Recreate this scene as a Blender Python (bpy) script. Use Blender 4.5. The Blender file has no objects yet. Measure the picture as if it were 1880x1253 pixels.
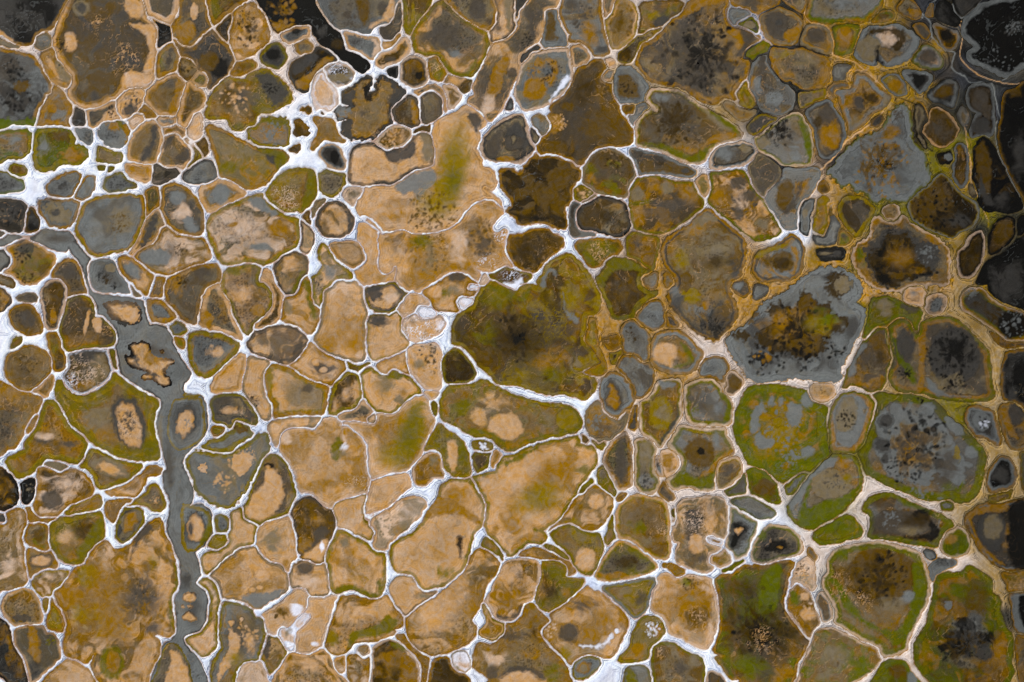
import bpy, math, re
import numpy as np
# ------------------------------------------------------------------ camera, light, exposure
PX = 0.2                                    # metres of lake bed per photo pixel
sc = bpy.context.scene
cam = bpy.data.cameras.new('camera'); co = bpy.data.objects.new('camera', cam)
sc.collection.objects.link(co); sc.camera = co
cam.lens = 50; cam.sensor_width = 36; cam.sensor_fit = 'HORIZONTAL'; cam.clip_start = 1; cam.clip_end = 20000
co.location = (0, 0, 1880*PX*50/36); co.rotation_euler = (0, 0, 0)
SUN_EL, SUN_AZ = math.radians(42), math.radians(-50)
world = bpy.data.worlds.new('World'); sc.world = world; world.use_nodes = True
wn = world.node_tree.nodes; wl = world.node_tree.links
bg = wn['Background']; sky = wn.new('ShaderNodeTexSky'); sky.sky_type = 'NISHITA'; sky.sun_disc = False
sky.sun_elevation = SUN_EL; sky.sun_rotation = SUN_AZ; sky.air_density = 1.0; sky.dust_density = 3.0; sky.ozone_density = 1.0
wl.new(sky.outputs[0], bg.inputs[0]); bg.inputs[1].default_value = 0.06
sl = bpy.data.lights.new('sun', 'SUN'); sl.energy = 2.6; sl.angle = math.radians(6); sl.color = (1, .97, .92)
so = bpy.data.objects.new('sun', sl); sc.collection.objects.link(so)
so.rotation_euler = (math.pi/2-SUN_EL, 0, math.pi - SUN_AZ)   # same direction as the sky's sun
sc.view_settings.view_transform = 'Standard'; sc.view_settings.look = 'None'
sc.view_settings.exposure = 0.46; sc.view_settings.gamma = 1; sc.view_settings.use_curve_mapping = False

# ------------------------------------------------------------------ every pool's outline, traced from the place: coordinates are survey pixels / 4 inside map sheets (T)
# C style|outline|features   style: shore bands (colour, width) ... fill ~second tones   features: E/P patch, M stain, S spots, V veins; I lies in the channel, R is the channel, W a thin salt line
TRACE='''T 0 0
C o3 k ~s3 ~k2|-60,-60 500,-60 490,20 430,110 370,200 270,260 250,310 180,330 90,300 20,250 -60,220|P t -60,200 20,240 90,290 70,305 -60,240;S s 150 120 120 10;E s 10 120 25 50
C m|-60,300 0,306 130,342 0,336 -60,335
C m3 m ~g2|275,270 310,250 350,262 368,300 355,340 315,355 280,340 268,305
C o4 s ~g1 ~n1 #j1|-60,385 60,380 180,405 250,430 280,480 330,560 365,620 375,665 330,690 325,740 290,800 275,870 245,915 150,905 80,905 -60,950|S k 110 520 90 12;S k 120 720 120 14;P v -60,900 60,875 180,890 260,880 250,930 -60,970;E b 160 640 60 40
C o8 o ~t1|320,400 370,368 400,375 405,450 440,470 480,520 520,560 500,620 450,630 390,590 350,520 325,450|P m 405,450 450,450 480,510 520,570 490,610 450,580 420,520;S k 455 480 25 3
C t4 o5 n ~b3|500,30 560,-60 1010,-60 1050,20 1075,110 1130,170 1160,230 1150,330 1140,430 1125,560 1095,620 1040,640 950,640 900,650 880,690 800,740 750,775 650,785 580,770 530,720 510,660 530,600 520,530 460,460 415,390 400,300 420,230 460,110|P w 930,540 1000,560 1050,590 1110,590 1090,620 1000,640 940,640 920,600;P t 900,640 890,600 920,550 960,520 1100,540 1110,600 1040,640;E t 520 310 50 75;E m 600 60 70 60 -40;E s 605 60 35 40 -40;E t 985 60 60 80 -15;P t 960,180 1120,190 1130,330 1120,520 1050,520 1090,400 1070,260;V t 900 430 150;V t 720 180 110;S k 440 330 60 6
C k4 k ~n3|1090,130 1160,165 1235,190 1250,260 1240,310 1160,350 1155,260 1140,190
C t6 p2 n ~b2|1050,-60 1290,-60 1300,60 1265,150 1220,175 1150,145 1090,105 1060,30
C o3 m ~n3|1330,-60 1500,-60 1525,100 1545,200 1480,260 1420,325 1370,345 1310,310 1275,230 1285,170 1330,120|E t 1430 90 28 70;P o 1300,190 1390,150 1440,180 1430,260 1370,330 1310,300 1280,230
C o5 b ~v2|1515,-60 1830,-60 1720,60 1640,140 1580,185 1545,160 1530,90
C o4 n ~b3|1290,300 1340,345 1400,350 1480,290 1560,230 1620,290 1680,360 1720,440 1680,520 1600,600 1535,645 1530,560 1480,515 1450,490 1430,440 1340,395|E k 1620 500 60 70 30;E b 1530 450 70 70
C b2 n ~k2|1600,200 1690,110 1695,180 1670,300 1620,260
C d6 o ~d2|1330,440 1380,435 1430,480 1425,530 1385,580 1340,550 1315,500|S d 1370 500 45 8
C t3 n2 o ~v2|1420,570 1445,535 1490,535 1515,580 1500,620 1455,630 1425,605
C o5 m ~v3|1160,400 1220,345 1280,345 1310,420 1300,500 1220,540 1155,560 1150,480|E n 1240 430 25 70 15
C t3 o4 m ~b2|1110,650 1180,600 1300,560 1350,620 1320,720 1290,830 1230,850 1130,810 1080,730|P o 1300,580 1345,620 1310,720 1290,820 1240,830 1280,700
C t4 o3 b ~m3|1385,610 1450,660 1490,700 1480,780 1410,830 1380,900 1350,925 1310,880 1320,790 1345,680
C o8 m ~g2|390,650 440,665 490,740 540,800 540,850 510,900 510,930 400,910 280,920 290,830 340,750 395,700|E o 390 800 30 25
C n3 s|560,800 610,830 620,900 590,920 540,910 530,870
C t3 n ~m1|660,820 780,770 845,745 850,830 880,870 760,890 680,930 645,900 645,840|P t 770,820 850,800 900,870 760,890;S k 830 820 50 6
C t4 t ~o1|870,740 930,680 1010,650 1055,690 1035,750 990,810 940,850 895,860 860,820|S s 970 740 80 9;E s 950 810 45 40
C o3 b|1020,830 1070,785 1120,810 1140,850 1070,870 1055,835
C t2 t ~p2|960,880 1010,845 1045,855 1055,885 1010,930 975,950 950,910
C t2 b ~g2|1170,880 1220,865 1280,880 1270,905 1190,915
C g3 g|560,960 640,960 675,990 670,1050 640,1055 590,1010
C g3 g #j2|770,905 850,900 940,920 955,970 930,1030 905,1070 850,1095 790,1060 740,1010 750,950|P o 770,905 890,905 880,960 840,975 790,950;P o 900,930 955,920 950,1030 925,1040 930,980;P v 870,905 900,905 890,950 875,950
C v5 o ~g3 ~v2 #j1|-60,970 80,965 190,965 220,1010 205,1110 160,1160 60,1165 -60,1200|M g 130 1030 70 40
C v8 v ~b2 #j1|300,950 400,940 480,955 550,1010 545,1070 620,1090 640,1140 590,1200 500,1205 430,1200 390,1240 300,1250 255,1200 250,1100 255,1000|M g 340 1090 70 100;E o 540 1140 80 45;E b 450 1000 60 40
C v4 b ~m2|730,1090 790,1110 880,1130 885,1185 800,1205 740,1200 715,1170
C v v|735,1210 770,1210 770,1235 745,1245 733,1228
C v v|800,1236 828,1236 822,1258 805,1258
C t4 o ~b2|1070,895 1150,910 1190,960 1190,1050 1150,1170 1110,1205 1010,1190 950,1170 960,1060 1010,960|P s 1120,920 1160,930 1140,1050 1100,1150 1040,1190 1050,1120 1100,1040
C t2 b ~n2|1205,945 1300,930 1350,970 1340,1010 1280,970 1210,985
C t3 o ~n3 ~p1|1220,1005 1290,985 1340,1030 1410,1080 1400,1160 1370,1200 1330,1240 1200,1250 1165,1200 1190,1090|P n 1220,1010 1290,990 1250,1060 1200,1090;P n 1380,1080 1400,1160 1300,1170
C b3 b|1445,1060 1510,1020 1520,1100 1500,1140 1465,1110
C v2 b ~o1|1360,1025 1410,1060 1475,1130 1430,1190 1390,1225 1425,1130 1385,1080
C p3 p ~t2|1430,880 1470,850 1465,980 1450,1020 1400,1000 1395,940
T 0 313
C v3 b ~o1|75,-20 110,-35 180,-20 175,30 120,40 80,20
C v3 g|-60,20 60,30 165,90 160,140 100,155 -60,150
C o3 g #j1|360,110 450,40 560,20 590,50 570,110 520,180 440,195 370,180 350,150|E s 455 125 30 25
C o3 g #j1|560,170 600,90 650,50 690,60 690,130 650,190 600,210 560,200
C v4 g #j1|765,120 800,60 880,35 930,70 990,110 900,140 800,155
C t3 t ~b2 ~o2|930,-40 1100,-40 1110,40 1080,75 1000,60 940,20
C n3 n ~p1 ~k1|1125,-40 1300,-30 1310,20 1250,60 1200,95 1130,90
C n3 n ~k3|-60,230 100,235 190,265 165,430 90,450 -60,410|S k 60 330 80 10;S s 80 300 60 5
C b3 k ~s1|230,285 270,330 290,400 270,440 190,440 190,340
C o3 g #j2|310,225 400,225 560,230 570,290 520,390 470,415 380,400 320,340 295,270|E m 420 310 90 60 30;E s 400 310 30 20
C n2 n|-60,440 20,440 30,470 10,510 -60,520
C y3 o2 g #j1|640,240 800,190 920,175 1000,190 1060,200 1065,300 1030,430 1000,520 930,580 820,600 740,620 650,600 590,520 560,430 590,310|M m 900 370 110 120;S b 880 380 80 6;P o 1030,190 1065,200 1060,310 1035,330
C o3 b ~v1|1080,150 1140,130 1165,180 1160,260 1100,310 1065,330 1070,220
C t2 m ~o2|1100,340 1160,300 1200,370 1180,430 1130,510 1090,540 970,610 1000,560 1060,420|E s 1100 440 25 110 25
C o5 m ~s2|1210,120 1290,105 1350,130 1440,210 1480,300 1480,450 1400,460 1300,440 1230,380 1190,290 1195,180|M p 1330 300 60 100;E g 1300 200 60 50;P g 1400,340 1450,440 1380,440 1340,360
C s3 g|1390,0 1450,-60 1540,-60 1585,0 1580,60 1500,90 1420,95 1370,70 1350,40
C t6 o3 m ~g2|1490,130 1600,80 1700,100 1790,165 1700,230 1600,280 1530,290 1480,200|E g 1620 180 60 70
C o3 m ~p2|1180,440 1230,430 1300,490 1400,500 1490,510 1530,600 1530,650 1400,700 1250,750 1130,740 1050,680 1005,630 1040,580 1140,540|M p 1400 560 120 60;E g 1150 640 110 60;S d 1330 580 50 5;P o 1230,740 1400,690 1300,700
C s4 g ~m1|-60,570 0,575 60,620 75,660 30,720 -60,730
C t2 o4 o ~v2 ~b2|50,580 120,530 200,510 300,560 330,600 390,630 390,690 330,770 250,830 180,830 110,780 45,745 90,700 90,640 60,600|M s 180 570 110 70;S k 170 620 70 8;S d 170 800 80 8
C o5 m ~b2|400,740 470,670 540,660 590,720 610,820 630,890 560,900 510,930 500,850 440,800 390,780|E n 510 750 45 60
C p2 s3 b ~m2|320,880 380,820 440,810 480,860 480,960 450,1080 400,1170 370,1170 340,1100 315,980|E o 395 1080 30 60
C o5 m ~t2|890,650 940,640 1010,680 1070,750 1130,800 1090,890 1060,900 980,840 900,740 880,690|E g 980 740 35 70 -40
C o3 m|1150,800 1210,800 1190,870 1170,930 1110,920 1130,860
C m2 m|960,855 1030,920 980,920
C o5 m ~b2|1240,820 1300,770 1450,720 1580,700 1610,740 1600,820 1520,850 1480,930 1450,1100 1390,1110 1300,1040 1240,960 1225,880|M n 1500 760 100 40;M o 1300 850 70 90;S d 1340 810 50 5
C t6 m ~o2 #j1|1510,880 1590,830 1610,880 1680,960 1700,1050 1750,1150 1760,1240 1650,1190 1530,1160 1470,1110 1480,1000|E t 1520 880 30 30;M o 1520 1090 60 90
C o7 g|1100,960 1180,960 1240,1020 1280,1080 1210,1110 1120,1100 1090,1040 1085,980
C v3 g #j1|1260,1150 1310,1120 1360,1160 1350,1190 1290,1210 1260,1180
C s3 o ~b2|-60,860 0,870 60,930 70,980 20,1030 -60,1030
C m2 n|130,940 200,910 260,920 260,960 180,955
C b3 m|-60,775 60,785 100,840 90,855 30,830 -60,810
C o3 m ~b3|80,1040 150,1000 220,1000 270,1060 310,1150 290,1195 200,1205 120,1170 85,1110|E n 200 1100 60 60
C v4 b ~o3|500,950 580,930 680,965 700,1070 760,1090 840,1170 855,1250 780,1300 600,1330 480,1310 450,1190 470,1050|E t 640 1110 14 90 10;E t 710 1130 30 70 -20;V t 780 1180 50
R s1 g ~g1 ~s0|-60,480 0,490 100,490 240,500 330,450 470,455 520,480 620,610 650,660 645,760 680,870 720,905 880,915 960,930 1040,970 1075,1050 1090,1150 1150,1140 1230,1170 1265,1240 1270,1290 1330,1400 1390,1500 1340,1560 1350,1640 1480,1680 1510,1820 1510,1900 1460,1980 1350,2090 1345,2130 1370,2210 1400,2300 1402,2420 1350,2490 1440,2460 1520,2480 1560,2570 1565,2650 1500,2745 1440,2790 1420,2815 1460,2900 1465,2980 1440,3035 1510,3090 1535,3160 1525,3260 1480,3365 1390,3415 1350,3440 1370,3500 1420,3560 1490,3680 1500,3800 1100,3800 1140,3680 1180,3590 1200,3500 1270,3460 1295,3400 1300,3300 1285,3200 1285,3120 1325,3040 1320,2960 1300,2830 1240,2640 1255,2530 1250,2420 1215,2330 1205,2230 1235,2200 1210,2080 1175,1960 1165,1850 1165,1780 1185,1700 1160,1650 1050,1590 960,1540 900,1480 870,1380 865,1250 840,1150 760,1080 710,1060 690,950 640,850 620,740 560,630 510,560 480,590 400,570 330,550 240,530 150,510 60,540 0,570 -60,575|M s 1255 2290 55 60;M s 1380 3000 70 80;M m 1320 1900 60 40;M n 560 530 120 20;Z n 1150 1330 130 50 20;Z s 1380 1720 90 130;Z n 1240 2150 50 220;Z s 1420 3230 70 150;Z m 1180 1960 25 200;Z n 430 500 140 40
C g3 g|670,690 740,660 820,680 870,770 950,890 920,910 820,900 710,890 660,840 655,740|S k 740 780 45 5;S d 790 800 45 5;S k 840 850 25 2;E m 810 720 40 30
I s4 k4 t ~t1 #j2|760,980 850,955 990,970 1030,1010 1035,1100 960,1140 890,1125 810,1070|P t 820,1010 900,1000 1000,1010 1010,1090 950,1120 880,1070
T 0 626
C o3 m ~b2|40,200 60,130 110,80 180,45 260,50 330,90 370,150 360,230 320,310 250,350 170,355 100,310 55,260|S d 200 160 70 5
C v3 b|90,50 110,0 150,-20 150,15 120,45
C o4 b ~v1|360,-40 400,-55 430,-20 450,60 480,130 470,200 430,215 400,190 390,110 365,40
C w1 n3 b ~m2 #j1|510,130 560,80 630,45 750,60 810,110 825,170 820,240 770,295 700,350 620,390 550,375 480,310 490,240 510,190|M s 650 110 190 80;M o 650 320 130 60;V p 600 230 130;V w 520 300 70;V p 720 250 90
C v v|800,85 840,85 855,190 830,190
C v7 y4 o ~v2|430,300 470,300 490,350 560,395 650,390 780,320 825,290 830,240 880,280 940,330 1040,390 1140,430 1170,470 1130,560 1130,660 1165,740 1160,850 1080,870 980,880 880,850 760,790 680,740 600,660 530,600 470,490 410,390|M m 720 540 140 120;E s 950 600 120 200 -15;E t 950 620 85 165 -15;S n 940 600 110 14;E v 1110 790 60 60;V n 950 620 130
C o4 m ~o3|-60,330 60,330 150,380 230,400 290,410 300,450 240,550 180,660 120,760 60,790 -60,830
C t3 o ~b1|250,375 300,320 385,255 380,330 340,410 290,390
C v5 y3 o ~b2|340,460 400,460 440,510 480,590 530,660 600,700 635,750 620,830 580,890 490,880 420,860 340,865 280,920 200,980 130,1005 90,960 50,880 130,830 190,800 200,740 270,650 300,560|M n 310 720 70 50;M p 330 700 70 30;M n 500 760 90 30
C o2 o|200,640 240,570 265,560 250,620 205,665
C v4 y3 o ~b1|680,810 760,840 880,890 1030,915 1020,960 960,1010 850,1060 740,1080 700,1000 640,930 600,920 640,860|E m 800 930 140 65 20;E t 800 940 90 40 20
C o3 t ~b2|790,1110 880,1080 980,1020 1060,950 1110,930 1180,940 1160,975 1080,990 1060,1040 1020,1110 960,1145 880,1130
C y4 o ~s1|940,1215 1000,1185 1080,1120 1110,1065 1150,1070 1180,1130 1200,1210 1170,1250 1120,1240 1060,1190|S d 1130 1160 50 8;S t 1130 1160 40 6
C o3 t ~b2|790,1190 860,1175 960,1175 900,1220 870,1290 830,1330 800,1290 780,1230
C y3 o|490,1265 570,1205 650,1170 730,1145 740,1200 700,1240 600,1255 520,1275
C o5 b ~p2|290,950 340,935 430,970 520,945 600,975 660,1030 685,1090 650,1145 550,1180 490,1200 440,1260 370,1290 290,1300 240,1260 270,1180 275,1050|E n 380 1170 80 70;M p 500 1060 110 70
C m3 m|345,900 420,895 480,925 440,960 400,930
C k6 d ~o3|-60,900 -20,910 40,960 110,1030 130,1100 120,1180 60,1220 -60,1240|M o -20 1090 90 90
C k3 k ~s1|165,1060 210,1025 255,1025 260,1060 240,1130 200,1190 170,1160|S m 220 1080 30 6
C v6 o2 g ~m1|1400,0 1410,-50 1480,-60 1600,-40 1720,0 1745,40 1700,110 1620,190 1540,250 1490,260 1440,230 1400,150 1395,60|M t 1580 80 80 40
C t3 o3 b ~t3|1560,360 1590,270 1660,190 1740,120 1790,110 1795,180 1770,300 1750,355 1690,360 1620,370
C v4 s3 m ~s2|1560,440 1620,395 1700,400 1780,420 1840,480 1880,560 1870,605 1800,590 1740,590 1700,640 1640,600 1580,590 1560,510|M t 1690 510 80 40;E n 1650 440 50 30
C o3 v|1560,650 1600,630 1635,650 1630,690 1600,705 1570,690
C v6 g ~m1 #j1|1500,770 1560,730 1650,700 1700,660 1730,600 1790,620 1845,680 1830,720 1750,760 1690,805 1600,815 1530,805|E b 1760 650 40 30
C v5 g ~m1 #j2|1360,900 1400,840 1480,820 1600,835 1700,830 1780,775 1850,720 1950,680 1970,740 1960,830 1880,950 1820,1060 1780,1130 1700,1215 1620,1210 1560,1190 1500,1150 1430,1080 1410,1000 1370,940|M m 1700 950 150 160;S t 1640 1030 90 12;P t 1700,870 1800,830 1850,870 1790,960 1750,1000 1720,940;S t 1800 850 80 6;E t 1500 935 25 25
I y2 g4 g|1290,430 1400,425 1480,440 1500,560 1505,660 1470,720 1400,780 1320,800 1260,760 1230,680 1240,560 1260,480|E s 1370 590 75 120 12;E t 1360 610 55 95 15;S g 1370 620 40 3
I y4 g|1355,390 1410,330 1460,370 1450,410 1400,420 1360,410
I k3 t ~o2 ~t2 #j1|950,40 1000,10 1100,20 1110,90 1170,130 1270,140 1280,170 1230,190 1210,240 1260,290 1240,330 1180,330 1130,290 1040,280 1050,240 1100,230 1000,205 940,170 925,110 980,110|E o 1130 130 60 50;P s 1000,120 1030,190 1150,250 1230,280 1130,265 1040,215 985,150
I k2 o|1175,70 1200,70 1205,88 1185,88
C o3 v|1295,-20 1330,-15 1355,10 1345,40 1310,35 1300,10
T 0 939
C o3 o ~p2|-60,110 30,110 60,70 60,20 130,-10 180,10 180,90 150,200 170,280 170,350 190,450 190,520 120,560 20,570 -60,575|M p 60 400 110 130
C s5 n|-60,0 20,20 30,80 -60,95
C o4 o|200,-20 250,0 300,40 400,50 360,80 280,75 230,75
C o3 m ~v1|210,110 290,80 330,95 350,170 350,280 300,285 250,250 200,220 195,160|E b 290 170 40 50
C v5 y3 o ~v2|380,80 480,50 600,30 700,5 745,20 750,180 700,240 640,310 600,365 520,380 450,350 400,290 375,200 370,120|M t 490 190 90 80;M d 620 140 120 90;P v 560,300 660,150 740,30 745,150 640,300 590,360
C o5 o|215,280 310,295 360,300 400,360 415,400 320,420 240,460 225,480 210,400 200,310|E n 300 370 85 60;E t 300 370 65 40
C y3 o ~p1|245,520 300,470 400,445 495,455 460,510 400,560 370,600 320,615 270,580|M p 360 480 80 30
C t3 m2 o ~b1|20,690 60,620 150,580 220,590 270,650 290,700 300,760 280,810 200,820 110,825 50,770|E n 160 780 80 30
C v3 o|325,655 355,650 350,720 330,725
C o3 y|375,730 385,640 400,700 440,740 460,800 465,870 400,870 355,850 355,790
C k3 s ~o2 ~k2|-60,800 20,805 60,850 80,960 130,1040 180,1130 190,1230 190,1300 100,1300 30,1220 -60,1140
C t3 s ~m2|120,870 180,850 300,850 340,900 400,920 430,1000 435,1060 390,1110 330,1180 240,1252 220,1200 190,1100 140,1010 120,940|E o 250 970 40 130 -10;S v 380 960 40 6
C o5 o ~t2|750,225 790,235 830,290 900,290 970,250 1020,180 1080,110 1140,65 1180,80 1200,170 1250,240 1290,330 1310,450 1310,560 1270,650 1270,780 1285,890 1230,915 1160,890 1120,920 1160,960 1170,1060 1120,1120 1100,1200 1090,1300 760,1300 690,1180 680,1130 700,1060 680,1045 640,1100 580,1090 490,1050 480,950 500,850 480,750 410,640 410,590 460,560 530,480 560,420 640,400 650,340 700,270|E y 650 480 80 90;E o 520 630 100 90;M y 640 760 150 150;E v 820 1110 90 120;E o 830 1110 50 90;M p 780 400 80 150;S d 1000 580 90 8;S n 980 700 90 7;M n 1120 620 120 160;M y 1130 390 60 70;M s 1110 860 80 50;P n 1040,120 1100,90 1120,140 1040,200 980,300 960,370 980,250;M o 850 850 130 150;M t 1180 500 90 200;P v 1290,380 1310,450 1310,560 1270,650 1270,780 1280,880 1240,800 1250,650 1290,520;X n 1010 620 200;Z o 760 600 200 350 10
C o4 t ~o2|490,1100 560,1110 620,1160 650,1170 700,1230 720,1300 330,1300 340,1240 400,1170
I y4 g|1340,-40 1400,-50 1500,-20 1545,30 1560,130 1540,190 1490,240 1440,290 1380,295 1340,240 1335,120 1325,30|E s 1440 130 75 115;E t 1440 125 60 100;E s 1400 130 14 40;P v 1500,-10 1545,30 1560,130 1540,190 1490,240 1440,290 1490,190 1520,80
I s1 t|1345,620 1380,597 1425,600 1440,630 1425,655 1390,665 1350,655
I s1 t|1322,695 1340,690 1345,710 1328,712
I s1 t|1370,692 1400,686 1425,698 1400,710 1375,708
I s1 t|1345,760 1380,730 1415,750 1440,790 1420,810 1390,815 1345,795
C v4 g|1570,80 1600,40 1650,40 1675,80 1670,130 1620,150 1580,130
C v3 y ~b1|1540,230 1580,185 1640,180 1670,210 1640,250 1590,275 1540,255
C v3 t ~t1|1710,10 1780,-10 1790,60 1870,110 1870,200 1840,240 1760,250 1700,310 1620,370 1560,430 1520,450 1490,420 1480,370 1510,320 1600,295 1670,260 1690,180 1700,80
C m2 t ~o1|1550,460 1620,400 1700,330 1760,280 1860,270 1910,320 1980,380 2060,400 2100,460 2110,560 2050,620 1960,660 1900,710 1840,690 1780,640 1640,630 1590,520|P g 1780,630 1900,600 2000,590 2080,580 2040,640 1960,670 1900,710 1840,690;M o 2060 540 60 50;E t 1930 475 45 40;E t 1850 575 18 16;E t 1910 560 22 18
C v4 t ~p1|1470,510 1520,495 1570,520 1600,600 1600,700 1590,800 1590,960 1550,1020 1490,1055 1420,1010 1370,940 1400,910 1480,880 1530,790 1540,650 1500,560
C v4 m ~g3 #j1|1630,730 1650,690 1740,680 1830,730 1880,790 1945,790 1950,900 1930,1000 1890,1080 1780,1110 1730,1180 1700,1300 1560,1300 1560,1150 1610,1050 1640,1000 1620,900|P t 1690,870 1740,900 1760,1000 1720,1100 1650,1180 1600,1250 1620,1130 1690,1020;S t 1830 900 90 12;E t 1700 825 18 18;E t 1772 797 14 14;M t 1840 960 60 90;M y 1720 1080 80 90
C p3 o ~p3|1745,1300 1770,1190 1820,1130 1880,1120 1930,1120 1940,1190 1960,1300
I v2 m ~s1|1180,1080 1200,1010 1250,970 1310,985 1350,1050 1390,1130 1395,1300 1120,1300 1150,1180|P t 1260,1040 1310,1050 1370,1130 1390,1200 1390,1300 1200,1300 1240,1150
T 370 0
C o3 t ~o3 #j1|240,100 310,50 370,40 420,80 470,170 495,270 460,330 400,360 370,400 300,430 250,430 230,380 210,320 195,250 230,180|S d 360 230 110 14;S d 320 150 70 6;P o 420,100 470,170 495,270 460,330 430,300 440,200
C o4 b ~v1|220,520 250,475 340,445 390,465 380,500 300,535 225,550
C k3 k ~k2|420,-60 810,-60 860,60 905,130 960,205 1020,270 1050,370 1120,390 1220,470 1220,500 1180,530 1120,505 1050,445 960,375 880,315 835,260 812,195 780,182 680,185 600,225 560,230 520,195 490,130 430,20|M s 870 240 60 60;M d 1000 330 50 50;S o 620 90 150 22;S d 560 60 90 12;P o 530,170 600,185 690,180 600,225 560,230 520,195
C t3 g ~s1|600,250 700,215 780,210 770,270 700,295 640,310 605,285|E k 690 235 40 18
C v4 s|440,400 500,340 560,330 600,370 620,430 570,490 500,480 450,450|E k 530 400 45 40
C o4 m|700,330 760,300 800,330 790,380 720,380
C s4 d ~k1|690,460 760,420 810,400 850,350 900,370 985,420 995,440 920,465 850,515 805,600 780,660 740,670 690,630 660,560 665,500|P o 700,590 800,530 900,430 980,430 860,510 790,640 740,660 690,630;P s 680,490 800,400 850,420 790,480 690,550
C g3 g ~m1|860,-60 1420,-60 1420,60 1410,120 1370,160 1300,170 1260,200 1220,250 1150,240 1060,215 960,190 880,80|S n 1060 90 130 9;E n 1335 70 40 50;E n 1070 110 35 22;P b 1140,-20 1230,-20 1230,120 1200,180 1160,120;P t 1380,-20 1420,60 1410,120 1370,160 1300,170 1250,220 1250,180 1330,130 1370,60;S n 1090 180 80 5
C t4 g|1060,245 1150,255 1230,280 1290,290 1310,340 1290,400 1240,430 1180,380 1110,365 1070,320|P p 1240,280 1290,290 1310,340 1290,400 1250,420 1280,340;S s 1150 300 60 5
C n2 n|1440,20 1460,60 1450,200 1400,290 1345,280 1320,215 1370,200 1410,130
C o2 t|1340,345 1350,310 1400,310 1450,260 1440,300 1380,355
C p2 t3 b ~m1|1290,470 1300,420 1400,370 1460,310 1500,290 1520,340 1490,420 1400,480 1330,500|M n 1370 440 60 30
C s2 k|1370,510 1420,480 1450,490 1440,555 1400,555
C v6 y ~b2|1500,-60 1690,-60 1660,60 1590,160 1530,245 1495,190 1490,60|P b 1600,-60 1690,-60 1650,60 1610,100;E y 1550 100 15 80
C p2 n3 b ~n2|1490,440 1550,420 1610,450 1650,500 1650,590 1600,630 1540,630 1480,590 1460,520|E k 1600 560 25 25
C s3 k2 o ~o2 #j2|1040,680 1110,640 1180,580 1240,565 1240,620 1210,660 1230,695 1280,675 1285,610 1330,565 1400,590 1480,670 1470,710 1410,770 1385,830 1400,890 1350,950 1280,1010 1180,1025 1080,1010 1040,960 1050,900 1090,880 1020,870 985,840 990,805 1070,790 1110,770 1040,740|P s 1040,680 1110,640 1150,630 1120,720 1100,770 1040,740;E g 1040 830 55 38;P s 1040,960 1050,890 1100,890 1090,970 1130,1010 1080,1010;P k 1210,590 1240,640 1220,700 1290,680 1300,600 1280,720 1210,720 1190,640;M n 1200 830 50 40;P s 1350,580 1400,590 1480,670 1470,710 1410,770 1385,740 1430,680
C n4 b ~m2|1410,790 1470,750 1520,710 1570,720 1590,780 1600,900 1540,925 1440,900 1400,850|P o 1540,730 1590,780 1600,900 1550,900
C n4 m ~n2|1615,780 1640,700 1700,675 1760,720 1760,820 1700,880 1630,900
C t2 n2 m|1575,675 1650,645 1720,640 1790,700 1800,790 1780,800 1765,720 1700,660 1640,675 1600,690
C p2 m2 b ~t1|1290,1030 1350,960 1430,940 1510,950 1530,990 1490,1060 1420,1080 1370,1100 1310,1070|S t 1400 1010 80 8
C o2 o ~t1|830,870 880,870 970,890 990,960 1020,1010 1050,1040 980,1030 900,1020 860,1060 820,1100 820,1060 860,1000 870,940
C b2 b ~n1 #j2|705,890 770,920 790,970 760,990 690,990 700,940
C o1 b #j2|740,800 800,790 800,830
C p3 w2 p ~t2|810,640 850,540 900,530 930,600 980,660 990,760 940,810 870,810 840,760|M t 900 680 70 100
C p2 m ~w2|910,500 980,470 1050,470 1100,510 1110,560 1080,600 1000,620 930,570|V w 1000 510 80;E m 1020 565 80 30
C y4 o ~b2 ~v1 #j1|50,800 70,720 130,620 200,580 280,600 340,600 350,560 430,520 520,545 580,600 650,690 640,750 560,800 520,820 430,830 380,900 300,950 230,950 180,870 100,860 40,860|P s 400,560 450,535 540,560 600,630 630,690 580,765 520,780 480,700 430,610;M n 300 720 150 120;S k 510 650 60 7;M b 200 720 80 100;S t 250 720 120 14
C v4 g ~o3 #j2|350,950 400,940 460,880 540,875 630,890 635,1060 520,1060 440,1080 370,1040|M o 540 980 100 70;P v 450,890 540,875 630,890 560,920;S g 520 980 90 8
C o5 y ~o2 ~m1|40,950 80,930 180,980 280,1030 400,1080 500,1100 590,1110 635,1170 570,1230 520,1285 460,1350 340,1385 230,1330 140,1290 110,1150 80,1050|M m 300 1120 150 60;E s 520 1170 35 30;E v 590 1180 50 70;P v 400,1080 590,1110 635,1170 560,1150 450,1120;M v 200 1230 120 60
C t2 g3 s|870,1120 920,1080 980,1075 1030,1120 1050,1200 1030,1240 960,1240 890,1170|E k 980 1150 30 45
C n4 t ~p2|1110,1110 1180,1070 1280,1070 1360,1110 1420,1110 1490,1100 1560,1020 1600,980 1660,990 1690,1060 1700,1150 1690,1210 1620,1240 1560,1262 1480,1310 1400,1350 1300,1340 1180,1355 1095,1340 1090,1250 1100,1180|P s 1350,1110 1420,1105 1490,1100 1560,1020 1570,1130 1450,1190 1380,1180;P m 1600,980 1660,990 1690,1060 1700,1150 1640,1200 1620,1100
C o2 b|690,1080 715,1070 718,1095 690,1115 655,1105
C n1 b|875,815 900,812 902,835 885,842
C b2 b|1570,970 1680,932 1670,975 1620,965
C o3 y ~v1|1680,425 1740,415 1790,510 1770,590 1710,580 1670,520|V t 1730 500 60
T 370 313
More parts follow.
